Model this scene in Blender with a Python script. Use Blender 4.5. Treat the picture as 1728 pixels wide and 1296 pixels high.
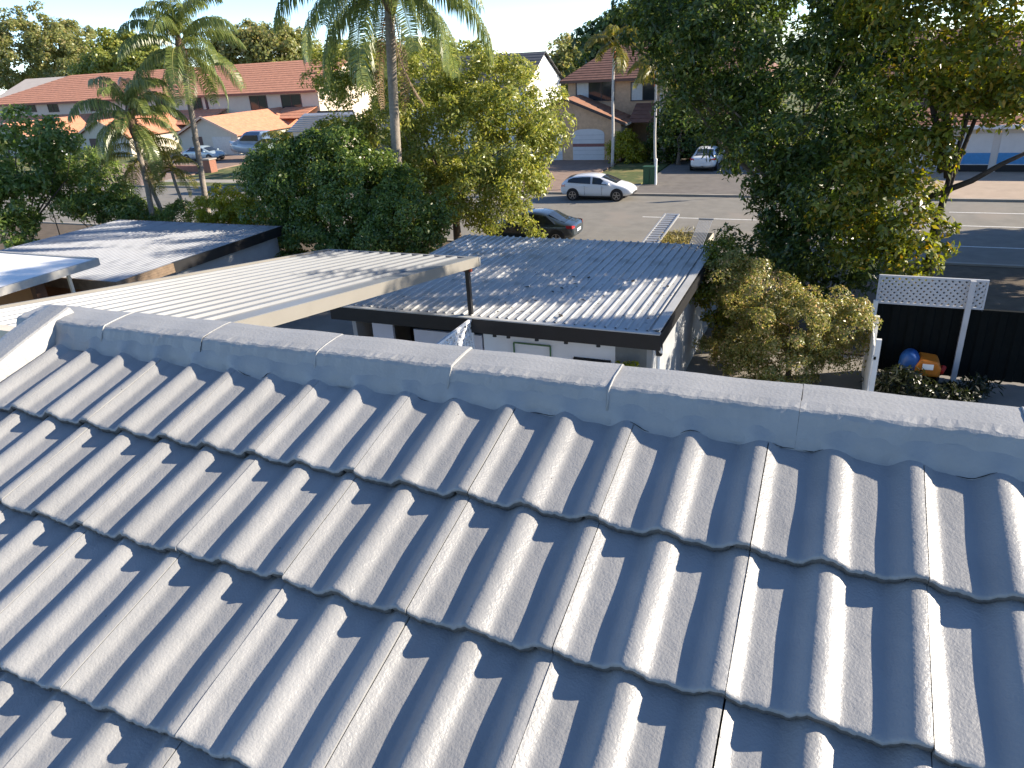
import bpy, math, random
import numpy as np
from mathutils import Vector, Matrix, Euler
R=math.radians
for o in list(bpy.data.objects): bpy.data.objects.remove(o, do_unlink=True)
SC=bpy.context.scene
COL=SC.collection

# ---------------------------------------------------------------- camera
RW=np.array([[0.9191768435,0.3899034934,-0.0555805373],[0.1141145266,-0.3987305049,-0.9099405801],[-0.3769506667,0.8300537635,-0.4109974995]])
CAM=np.array([0.0,0.0,8.2]); F=1232.9
cam=bpy.data.cameras.new('camera'); co=bpy.data.objects.new('camera',cam); COL.objects.link(co)
m=Matrix(((RW[0][0],-RW[1][0],-RW[2][0],CAM[0]),(RW[0][1],-RW[1][1],-RW[2][1],CAM[1]),(RW[0][2],-RW[1][2],-RW[2][2],CAM[2]),(0,0,0,1)))
co.matrix_world=m
cam.sensor_width=36; cam.lens=F/1728*36; cam.clip_start=0.05; cam.clip_end=3000
SC.camera=co
def at(u,v,Y):
    d=RW.T@np.array([(u-864)/F,(v-648)/F,1.0]); return CAM+d*(Y/d[1])
def ground(u,v,z=0.0):
    d=RW.T@np.array([(u-864)/F,(v-648)/F,1.0]); return CAM+d*((z-CAM[2])/d[2])

# ---------------------------------------------------------------- sky and sun
SUN=Vector((3.0,1.498,1.538)).normalized()
w=bpy.data.worlds.new('World'); SC.world=w; w.use_nodes=True
nt=w.node_tree; bg=nt.nodes['Background']
sky=nt.nodes.new('ShaderNodeTexSky'); sky.sky_type='NISHITA'; sky.sun_disc=False
sky.sun_elevation=math.asin(SUN.z); sky.sun_rotation=math.atan2(SUN.x,SUN.y)
sky.air_density=0.6; sky.dust_density=0.0; sky.ozone_density=3.0
nt.links.new(sky.outputs[0],bg.inputs[0]); bg.inputs[1].default_value=0.128
sl=bpy.data.lights.new('sun','SUN'); sl.energy=5.0; sl.angle=R(0.55); sl.color=(1.0,0.885,0.72)
so=bpy.data.objects.new('sun',sl); COL.objects.link(so); so.rotation_euler=SUN.to_track_quat('Z','Y').to_euler(); so.location=(30,20,40)
SC.view_settings.view_transform='Standard'; SC.view_settings.look='None'; SC.view_settings.gamma=1.0
SC.view_settings.exposure=1.3; SC.view_settings.use_curve_mapping=False
SC.render.engine='CYCLES'

# ---------------------------------------------------------------- materials
MATS={}
def mat(name,col,rough=0.7,var=0.12,scale=6.0,bump=0.0,bscale=60.0,metal=0.0,spec=0.4,coat=0.0,col2=None,detail=4.0,trans=0.0,stain=None):
    if name in MATS: return MATS[name]
    m=bpy.data.materials.new(name); m.use_nodes=True; t=m.node_tree; N=t.nodes; L=t.links
    p=N['Principled BSDF']; p.inputs['Roughness'].default_value=rough; p.inputs['Metallic'].default_value=metal
    p.inputs['Specular IOR Level'].default_value=spec; p.inputs['Coat Weight'].default_value=coat
    tc=N.new('ShaderNodeTexCoord')
    nz=N.new('ShaderNodeTexNoise'); nz.inputs['Scale'].default_value=scale; nz.inputs['Detail'].default_value=detail; nz.inputs['Roughness'].default_value=0.65
    L.new(tc.outputs['Object'],nz.inputs['Vector'])
    rp=N.new('ShaderNodeValToRGB'); rp.color_ramp.elements[0].position=0.28; rp.color_ramp.elements[1].position=0.72
    c=np.array(col)
    a=c*(1-var) if col2 is None else np.array(col2); b=np.minimum(c*(1+var),1) if col2 is None else c
    rp.color_ramp.elements[0].color=(*a,1); rp.color_ramp.elements[1].color=(*b,1)
    L.new(nz.outputs['Fac'],rp.inputs['Fac'])
    out=rp.outputs['Color']
    if stain is not None:
        n2=N.new('ShaderNodeTexNoise'); n2.inputs['Scale'].default_value=stain[1]; n2.inputs['Detail'].default_value=6
        L.new(tc.outputs['Object'],n2.inputs['Vector'])
        r2=N.new('ShaderNodeValToRGB'); r2.color_ramp.elements[0].position=stain[2]; r2.color_ramp.elements[1].position=min(stain[2]+0.12,1)
        L.new(n2.outputs['Fac'],r2.inputs['Fac'])
        mx=N.new('ShaderNodeMix'); mx.data_type='RGBA'; L.new(r2.outputs['Color'],mx.inputs['Factor'])
        L.new(out,mx.inputs[6]); mx.inputs[7].default_value=(*stain[0],1); out=mx.outputs[2]
    L.new(out,p.inputs['Base Color'])
    if bump>0:
        nb=N.new('ShaderNodeTexNoise'); nb.inputs['Scale'].default_value=bscale; nb.inputs['Detail'].default_value=3
        L.new(tc.outputs['Object'],nb.inputs['Vector'])
        bp=N.new('ShaderNodeBump'); bp.inputs['Strength'].default_value=bump; bp.inputs['Distance'].default_value=1.0/bscale*0.6
        L.new(nb.outputs['Fac'],bp.inputs['Height']); L.new(bp.outputs[0],p.inputs['Normal'])
    MATS[name]=m; return m
def leafmat(name,c1,c2,c3=None,rough=0.38,trans=0.45,spec=0.55):
    if name in MATS: return MATS[name]
    m=bpy.data.materials.new(name); m.use_nodes=True; t=m.node_tree; N=t.nodes; L=t.links
    p=N['Principled BSDF']; p.inputs['Roughness'].default_value=rough; p.inputs['Specular IOR Level'].default_value=spec
    g=N.new('ShaderNodeNewGeometry'); rp=N.new('ShaderNodeValToRGB')
    rp.color_ramp.elements[0].color=(*c1,1); rp.color_ramp.elements[1].color=(*(c3 or c2),1)
    if c3:
        e=rp.color_ramp.elements.new(0.8); e.color=(*c2,1)
    L.new(g.outputs['Random Per Island'],rp.inputs['Fac']); L.new(rp.outputs['Color'],p.inputs['Base Color'])
    tr=N.new('ShaderNodeBsdfTranslucent'); hs=N.new('ShaderNodeHueSaturation'); hs.inputs['Saturation'].default_value=1.1; hs.inputs['Value'].default_value=1.5; hs.inputs['Hue'].default_value=0.485
    L.new(rp.outputs['Color'],hs.inputs['Color']); L.new(hs.outputs['Color'],tr.inputs['Color'])
    mx=N.new('ShaderNodeMixShader'); mx.inputs[0].default_value=trans
    L.new(p.outputs[0],mx.inputs[1]); L.new(tr.outputs[0],mx.inputs[2]); L.new(mx.outputs[0],N['Material Output'].inputs['Surface'])
    MATS[name]=m; return m
def glassmat(name,col=(0.02,0.025,0.03),rough=0.06):
    if name in MATS: return MATS[name]
    m=bpy.data.materials.new(name); m.use_nodes=True; t=m.node_tree; p=t.nodes['Principled BSDF']
    nz=t.nodes.new('ShaderNodeTexNoise'); nz.inputs['Scale'].default_value=1.5
    rp=t.nodes.new('ShaderNodeValToRGB'); c=np.array(col); rp.color_ramp.elements[0].color=(*c*0.7,1); rp.color_ramp.elements[1].color=(*c*1.3,1)
    t.links.new(nz.outputs['Fac'],rp.inputs['Fac']); t.links.new(rp.outputs['Color'],p.inputs['Base Color'])
    p.inputs['Roughness'].default_value=rough; p.inputs['Specular IOR Level'].default_value=0.7
    MATS[name]=m; return m

# ---------------------------------------------------------------- mesh helpers
class MB:
    def __init__(s): s.v=[]; s.f=[]
    def add(s,vs,fs):
        b=len(s.v); s.v.extend([tuple(map(float,p)) for p in vs]); s.f.extend([tuple(i+b for i in f) for f in fs]); return s
    def box(s,x0,x1,y0,y1,z0,z1):
        return s.add([(x0,y0,z0),(x1,y0,z0),(x1,y1,z0),(x0,y1,z0),(x0,y0,z1),(x1,y0,z1),(x1,y1,z1),(x0,y1,z1)],
            [(0,3,2,1),(4,5,6,7),(0,1,5,4),(1,2,6,5),(2,3,7,6),(3,0,4,7)])
    def bar(s,a,b,w,h=None,up=(0,0,1)):
        h=h or w; a=np.array(a,float); b=np.array(b,float); d=b-a; d/=np.linalg.norm(d); u=np.array(up,float)
        if abs(d@u)>0.98: u=np.array((1.0,0,0))
        sd=np.cross(d,u); sd/=np.linalg.norm(sd); u=np.cross(sd,d)
        q=[sd*w/2+u*h/2,-sd*w/2+u*h/2,-sd*w/2-u*h/2,sd*w/2-u*h/2]
        return s.add([a+k for k in q]+[b+k for k in q],[(0,1,2,3),(7,6,5,4),(0,4,5,1),(1,5,6,2),(2,6,7,3),(3,7,4,0)])
    def tube(s,pts,rad,n=8,cap=True):
        pts=[np.array(p,float) for p in pts]; k=len(pts); rad=[rad]*k if np.isscalar(rad) else rad
        vs=[]; u0=None
        for i,p in enumerate(pts):
            d=pts[min(i+1,k-1)]-pts[max(i-1,0)]; d=d/(np.linalg.norm(d)+1e-9)
            u=np.array((1.0,0,0)) if abs(d[0])<0.9 else np.array((0,1.0,0))
            if u0 is not None: u=u0
            sd=np.cross(d,u); sd/=np.linalg.norm(sd)+1e-9; u=np.cross(sd,d); u0=u
            for j in range(n):
                a=2*math.pi*j/n; vs.append(p+(sd*math.cos(a)+u*math.sin(a))*rad[i])
        fs=[(i*n+j,i*n+(j+1)%n,(i+1)*n+(j+1)%n,(i+1)*n+j) for i in range(k-1) for j in range(n)]
        if cap: fs+= [tuple(range(n))[::-1],tuple((k-1)*n+j for j in range(n))]
        return s.add(vs,fs)
    def prism(s,poly,axis,a0,a1):
        n=len(poly); P=[]
        for a in (a0,a1):
            for (p,q) in poly:
                P.append((a,p,q) if axis=='x' else (p,a,q) if axis=='y' else (p,q,a))
        return s.add(P,[tuple(range(n)),tuple(range(2*n-1,n-1,-1))]+[(i,i+n,(i+1)%n+n,(i+1)%n) for i in range(n)])
    def grid(s,P,closed=False):
        P=np.array(P,float); a,b=P.shape[:2]
        return s.add(P.reshape(-1,3),[(i*b+j,i*b+j+1,(i+1)*b+j+1,(i+1)*b+j) for i in range(a-1) for j in range(b-1)])
    def build(s,name,m,parent=None,world=True,smooth=False,loc=None,fix=True):
        off=np.zeros(3)
        if parent is not None and world: off=np.array(BASE[parent.name])
        me=bpy.data.meshes.new(name)
        me.from_pydata([(p[0]-off[0],p[1]-off[1],p[2]-off[2]) for p in s.v],[],s.f)
        me.materials.append(m)
        if fix:
            import bmesh
            bm=bmesh.new(); bm.from_mesh(me); bmesh.ops.recalc_face_normals(bm,faces=bm.faces); bm.to_mesh(me); bm.free()
        if smooth: me.shade_smooth()
        me.update()
        o=bpy.data.objects.new(name,me); COL.objects.link(o)
        BASE[o.name]=off+(np.array(loc) if loc is not None else 0)
        if parent is not None: o.parent=parent
        if loc is not None: o.location=loc
        return o
BASE={}
def fastmesh(name,V,Fq,m,parent=None,loc=None):
    me=bpy.data.meshes.new(name); V=np.asarray(V,np.float32); Fq=np.asarray(Fq,np.int32)
    if parent is not None and loc is None: V=V-np.array(BASE[parent.name],np.float32)
    me.vertices.add(len(V)); me.vertices.foreach_set('co',V.ravel())
    k=Fq.shape[1]; me.loops.add(Fq.size); me.loops.foreach_set('vertex_index',Fq.ravel())
    me.polygons.add(len(Fq)); me.polygons.foreach_set('loop_start',np.arange(0,Fq.size,k,dtype=np.int32))
    me.materials.append(m); me.update(calc_edges=True)
    o=bpy.data.objects.new(name,me); COL.objects.link(o)
    if parent is not None: o.parent=parent
    BASE[o.name]=np.zeros(3)
    return o
def thing(name,label,cat,loc=(0,0,0),group=None,rz=0.0):
    o=bpy.data.objects.new(name,None); COL.objects.link(o); o.location=loc; o.rotation_euler=(0,0,rz); o.empty_display_size=0.3
    o['label']=label; o['category']=cat
    if group: o['group']=group
    BASE[o.name]=np.array(loc,float); return o
def tag(o,label,cat,group=None):
    o['label']=label; o['category']=cat
    if group: o['group']=group
    return o
def struct(o): o['kind']='structure'; return o
def stuff(o): o['kind']='stuff'; return o
def inst(o,parent,loc,rot=(0,0,0),scale=1.0,name=None):
    c=o.copy(); COL.objects.link(c); c.parent=parent; c.location=loc; c.rotation_euler=rot; c.scale=(scale,)*3 if np.isscalar(scale) else scale
    return c
def copy_tree(o,parent=None,label=None):
    c=o.copy(); COL.objects.link(c); c.parent=parent
    if label: c['label']=label
    for ch in list(o.children): copy_tree(ch,c)
    return c

# ---------------------------------------------------------------- common materials
M_tile=None
def tilemat():
    m=bpy.data.materials.new('painted_concrete_tile'); m.use_nodes=True; t=m.node_tree; N=t.nodes; L=t.links; p=N['Principled BSDF']
    tc=N.new('ShaderNodeTexCoord'); oi=N.new('ShaderNodeObjectInfo')
    mp=N.new('ShaderNodeVectorMath'); mp.operation='ADD'; 
    sc=N.new('ShaderNodeVectorMath'); sc.operation='SCALE'; sc.inputs[0].default_value=(13.1,7.7,5.3); L.new(oi.outputs['Random'],sc.inputs['Scale'])
    L.new(tc.outputs['Object'],mp.inputs[0]); L.new(sc.outputs[0],mp.inputs[1])
    n1=N.new('ShaderNodeTexNoise'); n1.inputs['Scale'].default_value=9; n1.inputs['Detail'].default_value=5; L.new(mp.outputs[0],n1.inputs['Vector'])
    rp=N.new('ShaderNodeValToRGB'); rp.color_ramp.elements[0].position=0.3; rp.color_ramp.elements[1].position=0.7
    rp.color_ramp.elements[0].color=(0.245,0.245,0.243,1); rp.color_ramp.elements[1].color=(0.282,0.28,0.275,1); L.new(n1.outputs['Fac'],rp.inputs['Fac'])
    # sparse dark specks of grit in the paint
    v=N.new('ShaderNodeTexVoronoi'); v.inputs['Scale'].default_value=26; L.new(mp.outputs[0],v.inputs['Vector'])
    lt=N.new('ShaderNodeMath'); lt.operation='LESS_THAN'; lt.inputs[1].default_value=0.045; L.new(v.outputs['Distance'],lt.inputs[0])
    sx=N.new('ShaderNodeSeparateColor'); L.new(v.outputs['Color'],sx.inputs[0])
    gt=N.new('ShaderNodeMath'); gt.operation='GREATER_THAN'; gt.inputs[1].default_value=0.93; L.new(sx.outputs[0],gt.inputs[0])
    mu=N.new('ShaderNodeMath'); mu.operation='MULTIPLY'; L.new(lt.outputs[0],mu.inputs[0]); L.new(gt.outputs[0],mu.inputs[1])
    mx=N.new('ShaderNodeMix'); mx.data_type='RGBA'; L.new(mu.outputs[0],mx.inputs['Factor']); L.new(rp.outputs['Color'],mx.inputs[6]); mx.inputs[7].default_value=(0.06,0.055,0.05,1)
    tv=N.new('ShaderNodeMapRange'); tv.inputs['To Min'].default_value=0.93; tv.inputs['To Max'].default_value=1.05; L.new(oi.outputs['Random'],tv.inputs['Value'])
    hv=N.new('ShaderNodeHueSaturation'); L.new(tv.outputs[0],hv.inputs['Value']); L.new(mx.outputs[2],hv.inputs['Color']); L.new(hv.outputs['Color'],p.inputs['Base Color'])
    p.inputs['Roughness'].default_value=0.42; p.inputs['Specular IOR Level'].default_value=0.45
    n2=N.new('ShaderNodeTexNoise'); n2.inputs['Scale'].default_value=205; n2.inputs['Detail'].default_value=2.5; L.new(mp.outputs[0],n2.inputs['Vector'])
    b1=N.new('ShaderNodeBump'); b1.inputs['Strength'].default_value=0.36; b1.inputs['Distance'].default_value=0.0028; L.new(n2.outputs['Fac'],b1.inputs['Height'])
    n3=N.new('ShaderNodeTexNoise'); n3.inputs['Scale'].default_value=45; n3.inputs['Detail'].default_value=3; L.new(mp.outputs[0],n3.inputs['Vector'])
    b2=N.new('ShaderNodeBump'); b2.inputs['Strength'].default_value=0.3; b2.inputs['Distance'].default_value=0.005; L.new(n3.outputs['Fac'],b2.inputs['Height']); L.new(b1.outputs[0],b2.inputs['Normal'])
    L.new(b2.outputs[0],p.inputs['Normal'])
    MATS['painted_concrete_tile']=m; return m
M_tile=tilemat()
M_cap=mat('painted_ridge_concrete',(0.29,0.288,0.28),0.5,0.08,7,0.22,120)
M_nose=mat('dark_tile_nose',(0.10,0.098,0.095),0.85,0.25,60,0.3,200)  # darker grey for the front nose faces of the tiles
M_dark=mat('dark_void',(0.012,0.012,0.013),0.9)
M_black=mat('black_paint',(0.012,0.012,0.014),0.5,0.2,4)
M_asph=mat('asphalt',(0.185,0.172,0.148),0.9,0.15,1.2,0.3,150,stain=((0.215,0.19,0.16),0.35,0.55))
M_conc=mat('concrete',(0.30,0.27,0.23),0.9,0.15,0.8,0.2,80)
M_drive=mat('brick_paving',(0.24,0.17,0.13),0.9,0.2,1.5,0.25,40)
M_grass=mat('lawn',(0.075,0.095,0.025),0.95,0.35,3.0,0.6,60,stain=((0.19,0.16,0.06),0.8,0.5))
M_soil=mat('soil',(0.10,0.075,0.05),0.95,0.3,2.0,0.4,40)
M_white=mat('white_paint',(0.78,0.77,0.74),0.5,0.05,3)
M_mark=mat('road_marking',(0.62,0.61,0.58),0.8,0.2,8)
M_cream=mat('cream_wall',(0.62,0.54,0.44),0.8,0.06,2)
M_bark=mat('bark',(0.13,0.10,0.075),0.9,0.35,14,0.7,40)
M_palmbark=mat('palm_bark',(0.25,0.215,0.18),0.9,0.3,10,0.6,30)
M_zinc=mat('zinc_sheet',(0.40,0.40,0.395),0.38,0.12,1.8,stain=((0.27,0.265,0.255),1.1,0.52),spec=0.5)
M_patio=mat('patio_sheet',(0.195,0.203,0.212),0.35,0.06,1.2,spec=0.5)
M_terra=mat('terracotta_tile',(0.56,0.25,0.145),0.8,0.2,2.5,0.3,20)
M_brownt=mat('brown_tile',(0.20,0.10,0.07),0.8,0.22,2.5,0.3,20)
M_brick=mat('tan_brick',(0.56,0.37,0.23),0.85,0.15,4,0.25,30)
M_glass=glassmat('window_glass')
M_rubber=mat('tyre_rubber',(0.018,0.018,0.018),0.8,0.2,20)
M_alloy=mat('alloy',(0.35,0.35,0.36),0.3,0.05,5,metal=0.9)
M_alu=mat('aluminium',(0.40,0.40,0.40),0.45,0.08,5,metal=0.6)

# ================================================================ SETTING: ground
S=MB(); S.box(-700,700,-300,900,-0.6,-0.02); struct(S.build('ground',M_grass))
def sheet(name,x0,x1,y0,y1,z,m,n=1):
    s=MB(); s.box(x0,x1,y0,y1,-0.3,z); return struct(s.build(name,m))
sheet('road',-300,260,31.2,44.2,0.0,M_asph)
sheet('rear_yard_paving',-42,30,5.0,21.0,0.0,mat('yard_concrete',(0.22,0.2,0.175),0.9,0.2,0.8,0.2,40))
sheet('verge',-300,260,21.0,31.1,0.05,M_soil)
# kerbs as real steps
for nm,y0,y1 in (('kerb',31.1,31.3),('kerb',44.1,44.3)):
    sheet(nm,-300,260,y0,y1,0.12,M_conc)
sheet('footpath',-300,260,46.2,47.6,0.075,M_conc)
# markings lie as thin sheets on the road
for y,xs in ((38.2,[(-9.2,-3.4)]),(34.3,[(3.4,60)]),(41.2,[(-40,-16.5),(3.2,4.2),(5.2,60)]),(38.2,[(2.5,30)])):
    for a,b in xs:
        s=MB(); s.box(a,b,y-0.055,y+0.055,0.001,0.005); struct(s.build('road_marking',M_mark))
sheet('driveway',-23.2,-15.8,44.25,58.4,0.085,M_drive)
sheet('driveway',-11.5,-3.0,44.25,60.0,0.085,mat('grey_paving',(0.14,0.125,0.11),0.9,0.2,1.5,0.2,40))
sheet('driveway',-68,-52.5,44.25,66.0,0.085,M_drive)
sheet('driveway',2.0,30.0,44.25,55,0.085,mat('pale_drive',(0.36,0.28,0.21),0.9,0.12,0.9,0.2,30))
sheet('driveway',-10.5,-3.2,21.5,31.15,0.085,M_conc)

# ================================================================ THE TILED ROOF in the foreground
RO=np.array([-1.872,1.205,7.33]); RA=R(18.0); CR,SR=math.cos(RA),math.sin(RA)
def rp(x,y,n=0.0): return RO+np.array([x,y*CR-n*SR,y*SR+n*CR])
HH=0.026; STEP=0.025
PU=np.array([0,.01,.02,.03,.039,.045,.052,.075,.094,.102,.109,.118,.127,.136,.143,.15])
PN=np.array([0,-.05,-.2,-.45,-.70,-.79,-.82,-.87,-.95,-1.0,-.95,-.74,-.45,-.18,-.05,0])
_du=np.linspace(0,0.15,601); _dn=np.interp(_du,PU,PN); _kr=np.hanning(17); _kr/=_kr.sum()
_dn=np.convolve(np.concatenate([_dn[-17:-1],_dn,_dn[1:17]]),_kr,'same')[16:-16]
def prof(x):
    u=(x+0.018)%0.15; return HH*float(np.interp(u,_du,_dn))
def tile_mesh(seed,L=0.40,x0=0.0009,x1=0.2991,cut=None):
    rnd=random.Random(seed); xs=[]
    n=60
    xs=[x0+(x1-x0)*i/n for i in range(n+1)]
    ph=[rnd.uniform(0,6.28) for _ in range(8)]
    def wob(x,k): return 0.0011*math.sin(x*61+ph[0]+k)+0.0008*math.sin(x*143+ph[1]+k*2)+0.0007*math.sin(x*330+ph[2])+rnd.uniform(-0.0006,0.0006)
    ys=[-1,0.0,0.003,0.009,0.03,0.07,0.12,0.18,0.25,0.33,L]
    th=0.0205
    rows=[]
    # underside back, bottom lip, nose face, rounded edge, top
    nose=[wob(x,0) for x in xs]; bot=[wob(x,3)*1.4 for x in xs]
    def notch(x): return 0.011 if 0.262<x<0.273 else 0.0
    rows.append([(x,0.05,prof(x)-th-0.004) for x in xs])
    rows.append([(x,0.004+bot[i],prof(x)-th+notch(x)) for i,x in enumerate(xs)])
    rows.append([(x,-0.001+nose[i],prof(x)-th*0.86+notch(x)) for i,x in enumerate(xs)])
    rows.append([(x,-0.001+nose[i]*1.2,prof(x)-0.006) for i,x in enumerate(xs)])
    rows.append([(x,0.0006+nose[i]*1.3,prof(x)-0.0022) for i,x in enumerate(xs)])
    rows.append([(x,0.0035+nose[i],prof(x)-0.0002) for i,x in enumerate(xs)])
    for y in (0.010,0.03,0.07,0.12,0.18,0.25,0.33,L):
        rows.append([(x,y,prof(x)-STEP*y/0.32+0.0006*math.sin(x*37+y*23+ph[4])) for x in xs])
    mb=MB(); mb.grid(rows)
    k=len(rows); 
    # side skirts so the joints have depth
    for xi in (0,n):
        mb.grid([[rows[r][xi] for r in range(3,k)],[(rows[r][xi][0],rows[r][xi][1]+0.002,rows[r][xi][2]-0.02) for r in range(3,k)]])
    mb.nose=3*n
    return mb
house=thing('tiled_house','two storey house under the grey painted concrete tile roof in the foreground','house',(1.5,1.56,0.0))
protos=[]
rt=random.Random(5)
for k in range(6):
    o=tile_mesh(10+k).build('roof_tile',M_tile,house,world=False,smooth=True,fix=False)
    protos.append(o)
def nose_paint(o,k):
    o.data.materials.append(M_nose)
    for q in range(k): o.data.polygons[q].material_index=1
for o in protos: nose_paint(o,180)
def place_tile(i,ynose,first=None,dx=0.0):
    src=protos[rt.randrange(6)]
    pos=rp(i*0.3+rt.uniform(-0.0006,0.0006),ynose+rt.uniform(-0.003,0.003),rt.uniform(-0.0012,0.0012))-BASE[house.name]
    o=src.copy(); COL.objects.link(o); o.parent=house
    o.location=pos; o.rotation_euler=(RA+rt.uniform(-0.003,0.003),rt.uniform(-0.004,0.004),rt.uniform(-0.0015,0.0015)); return o
noses=[0.0,-0.301,-0.643,-0.972,-1.30]
for j,yn in enumerate(noses):
    for i in range(-1,12):
        place_tile(i,yn)
# cut half tiles along the verge
half=tile_mesh(77,x0=0.10,x1=0.2991).build('roof_tile',M_tile,house,world=False,smooth=True,fix=False)
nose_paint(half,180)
for j,yn in enumerate(noses):
    o=half if j==0 else half.copy()
    if j: COL.objects.link(o); o.parent=house
    o.location=rp(-0.6,yn)-BASE[house.name]; o.rotation_euler=(RA,0,0)
for o in protos: bpy.data.objects.remove(o)
# ridge capping: trapezoid concrete caps, each a little off its neighbour
YC=1.606
def cap_mesh(seed,L=0.408):
    rnd=random.Random(seed); mb=MB(); P=[]
    sec=[(-0.100,-0.080),(-0.094,-0.062),(-0.080,-0.032),(-0.0705,-0.010),(-0.066,-0.0035),(-0.060,0.0),(-0.03,0.0045),(0.0,0.0062),(0.03,0.0075),(0.060,0.0065),(0.067,0.002),(0.072,-0.010),(0.09,-0.07),(0.10,-0.12)]
    nx=34
    ph=[rnd.uniform(0,6.28) for _ in range(4)]
    for i in range(nx+1):
        x=L*i/nx; row=[]
        e=0.0016*math.sin(x*33+ph[0])+0.001*math.sin(x*90+ph[1])
        for k,(y,z) in enumerate(sec):
            j=rnd.uniform(-0.0022,0.0022) if k in (3,4,5) else rnd.uniform(-0.0006,0.0006)
            row.append((x,y+(e if k<6 else 0)+j,z+(j*0.7 if k in(3,4,5) else 0)+(0.0012*math.sin(x*20+ph[2]))))
        P.append(row)
    mb.grid(P)
    for i in (0,nx):
        n=len(sec); b=len(mb.v); mb.v.extend([tuple(map(float,q)) for q in P[i]]); mb.f.append(tuple(range(b,b+n)))
    return mb
ZT=7.4605
rr=random.Random(9)
steps=[0.0,0.0005,0.001,0.003,0.0008,0.0,0.0012,-0.0005,0.001,0.0,0.0008,0.0,0.001]
k=0; xj=-1.301-3*0.428
caps=[]
while xj<1.9:
    L=0.4276
    if k==0: pass
    o=cap_mesh(100+k,L).build('ridge_cap',M_cap,house,world=False,smooth=False,fix=True)
    o.location=np.array([xj,YC,ZT+steps[k%13]])-BASE[house.name]
    o.rotation_euler=(rr.uniform(-0.02,0.02),rr.uniform(-0.006,0.006),rr.uniform(-0.005,0.005))
    caps.append(o); xj+=0.428; k+=1
# beads of pointing and hairline cracks at the joints between caps
M_bead=M_cap
for q,cp in enumerate(caps[1:]):
    xq=float(cp.location[0]+BASE[house.name][0])
    sec2=[(-0.090,-0.050),(-0.0775,-0.024),(-0.0695,-0.0075),(-0.0655,-0.001),(-0.058,0.002),(-0.02,0.0062),(0.02,0.0085),(0.058,0.0078),(0.066,0.002)]
    bead=q%4!=1
    pts=[(xq+rr.uniform(-0.0015,0.0015),YC+y_,ZT+z_+(0.0 if bead else -0.0004)) for y_,z_ in sec2]
    mb=MB(); mb.tube(pts,0.0027 if bead else 0.0012,7); mb.build('joint_bead' if bead else 'joint_crack',M_bead if bead else M_dark,house,smooth=True)
# verge capping running down the gable on the left
vx=-0.585
for j in range(5):
    o=cap_mesh(200+j,0.41).build('verge_cap',M_cap,house,world=False,smooth=False)
    p=rp(vx,0.43-0.40*j,0.024+0.002*(j%2))
    o.location=p-BASE[house.name]
    # local x runs down the slope, local y to the left
    xa=Vector((0,-CR,-SR)); za=Vector((0,-SR,CR)); ya=za.cross(xa)
    o.rotation_euler=Matrix((xa,ya,za)).transposed().to_euler()
# flexible pointing under the ridge: a fillet that follows the rolls, with small cracks
mb=MB(); P=[]
nx=900; rnd=random.Random(3)
for i in range(nx+1):
    x=-0.52+ (3.75+0.52)*i/nx; pr=prof(x)-STEP*0.29/0.32
    wv=0.004*math.sin(x*11)+0.003*math.sin(x*31)+0.002*math.sin(x*77)
    r0=rp(x,0.294+wv,pr-0.004); r1=rp(x,0.300+wv,pr+0.0015); r2=rp(x,0.306+wv*0.8,pr*0.75-0.002)
    r3=rp(x,0.313+wv*0.5,pr*0.3-0.010); r4=np.array([r3[0],YC-0.0775,ZT-0.030])
    P.append([r0,r1,r2,r3,r4])
mb.grid(P); mb.build('mortar_pointing',M_cap,house,smooth=True,fix=False)
mb=MB()
for s_ in (0.3,0.9,1.2,1.5,1.8,2.1):
    for q in range(2):
        x0=s_+rnd.uniform(-0.01,0.06)+q*0.06; 
        pts=[]
        for t_ in range(5):
            x=x0+t_*0.011; pr=prof(x)-STEP*0.29/0.32
            pts.append(rp(x,0.297+0.004*math.sin(x*11)+0.003*math.sin(x*31),pr+0.0015))
        mb=MB(); mb.tube(pts,[0.0003,0.0008,0.0011,0.0008,0.0003],4); mb.build('mortar_crack',M_dark,house)
# verge mortar on the inside of the verge caps
mb=MB(); P=[]
for i in range(120):
    y=0.31-1.9*i/119; wv=0.003*math.sin(y*40)
    P.append([rp(-0.506+wv,y,-0.06),rp(-0.512+wv,y,-0.02),rp(-0.517,y,0.0)])
mb.grid(P); mb.build('mortar_pointing',M_cap,house,smooth=True,fix=False)
# sheathing below the tiles; the roof is a single pitch, its high wall drops away behind the capping
mb=MB(); apex=rp(0,(YC-RO[1])/CR,-0.075)
X0,X1=-2.40,2.0
yb,zb=-2.2,apex[2]-(YC+2.2)*math.tan(RA)
mb.prism([(YC,apex[2]),(YC,apex[2]-0.07),(yb,zb-0.06),(yb,zb)],'x',X0,X1); mb.build('roof_sheathing',M_dark,house)
mb=MB(); mb.prism([(yb+0.5,0),(yb+0.5,zb-0.08),(YC+0.03,apex[2]-0.09),(YC+0.03,0)],'x',X0+0.1,X1-0.1); mb.build('wall',M_cream,house)

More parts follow.
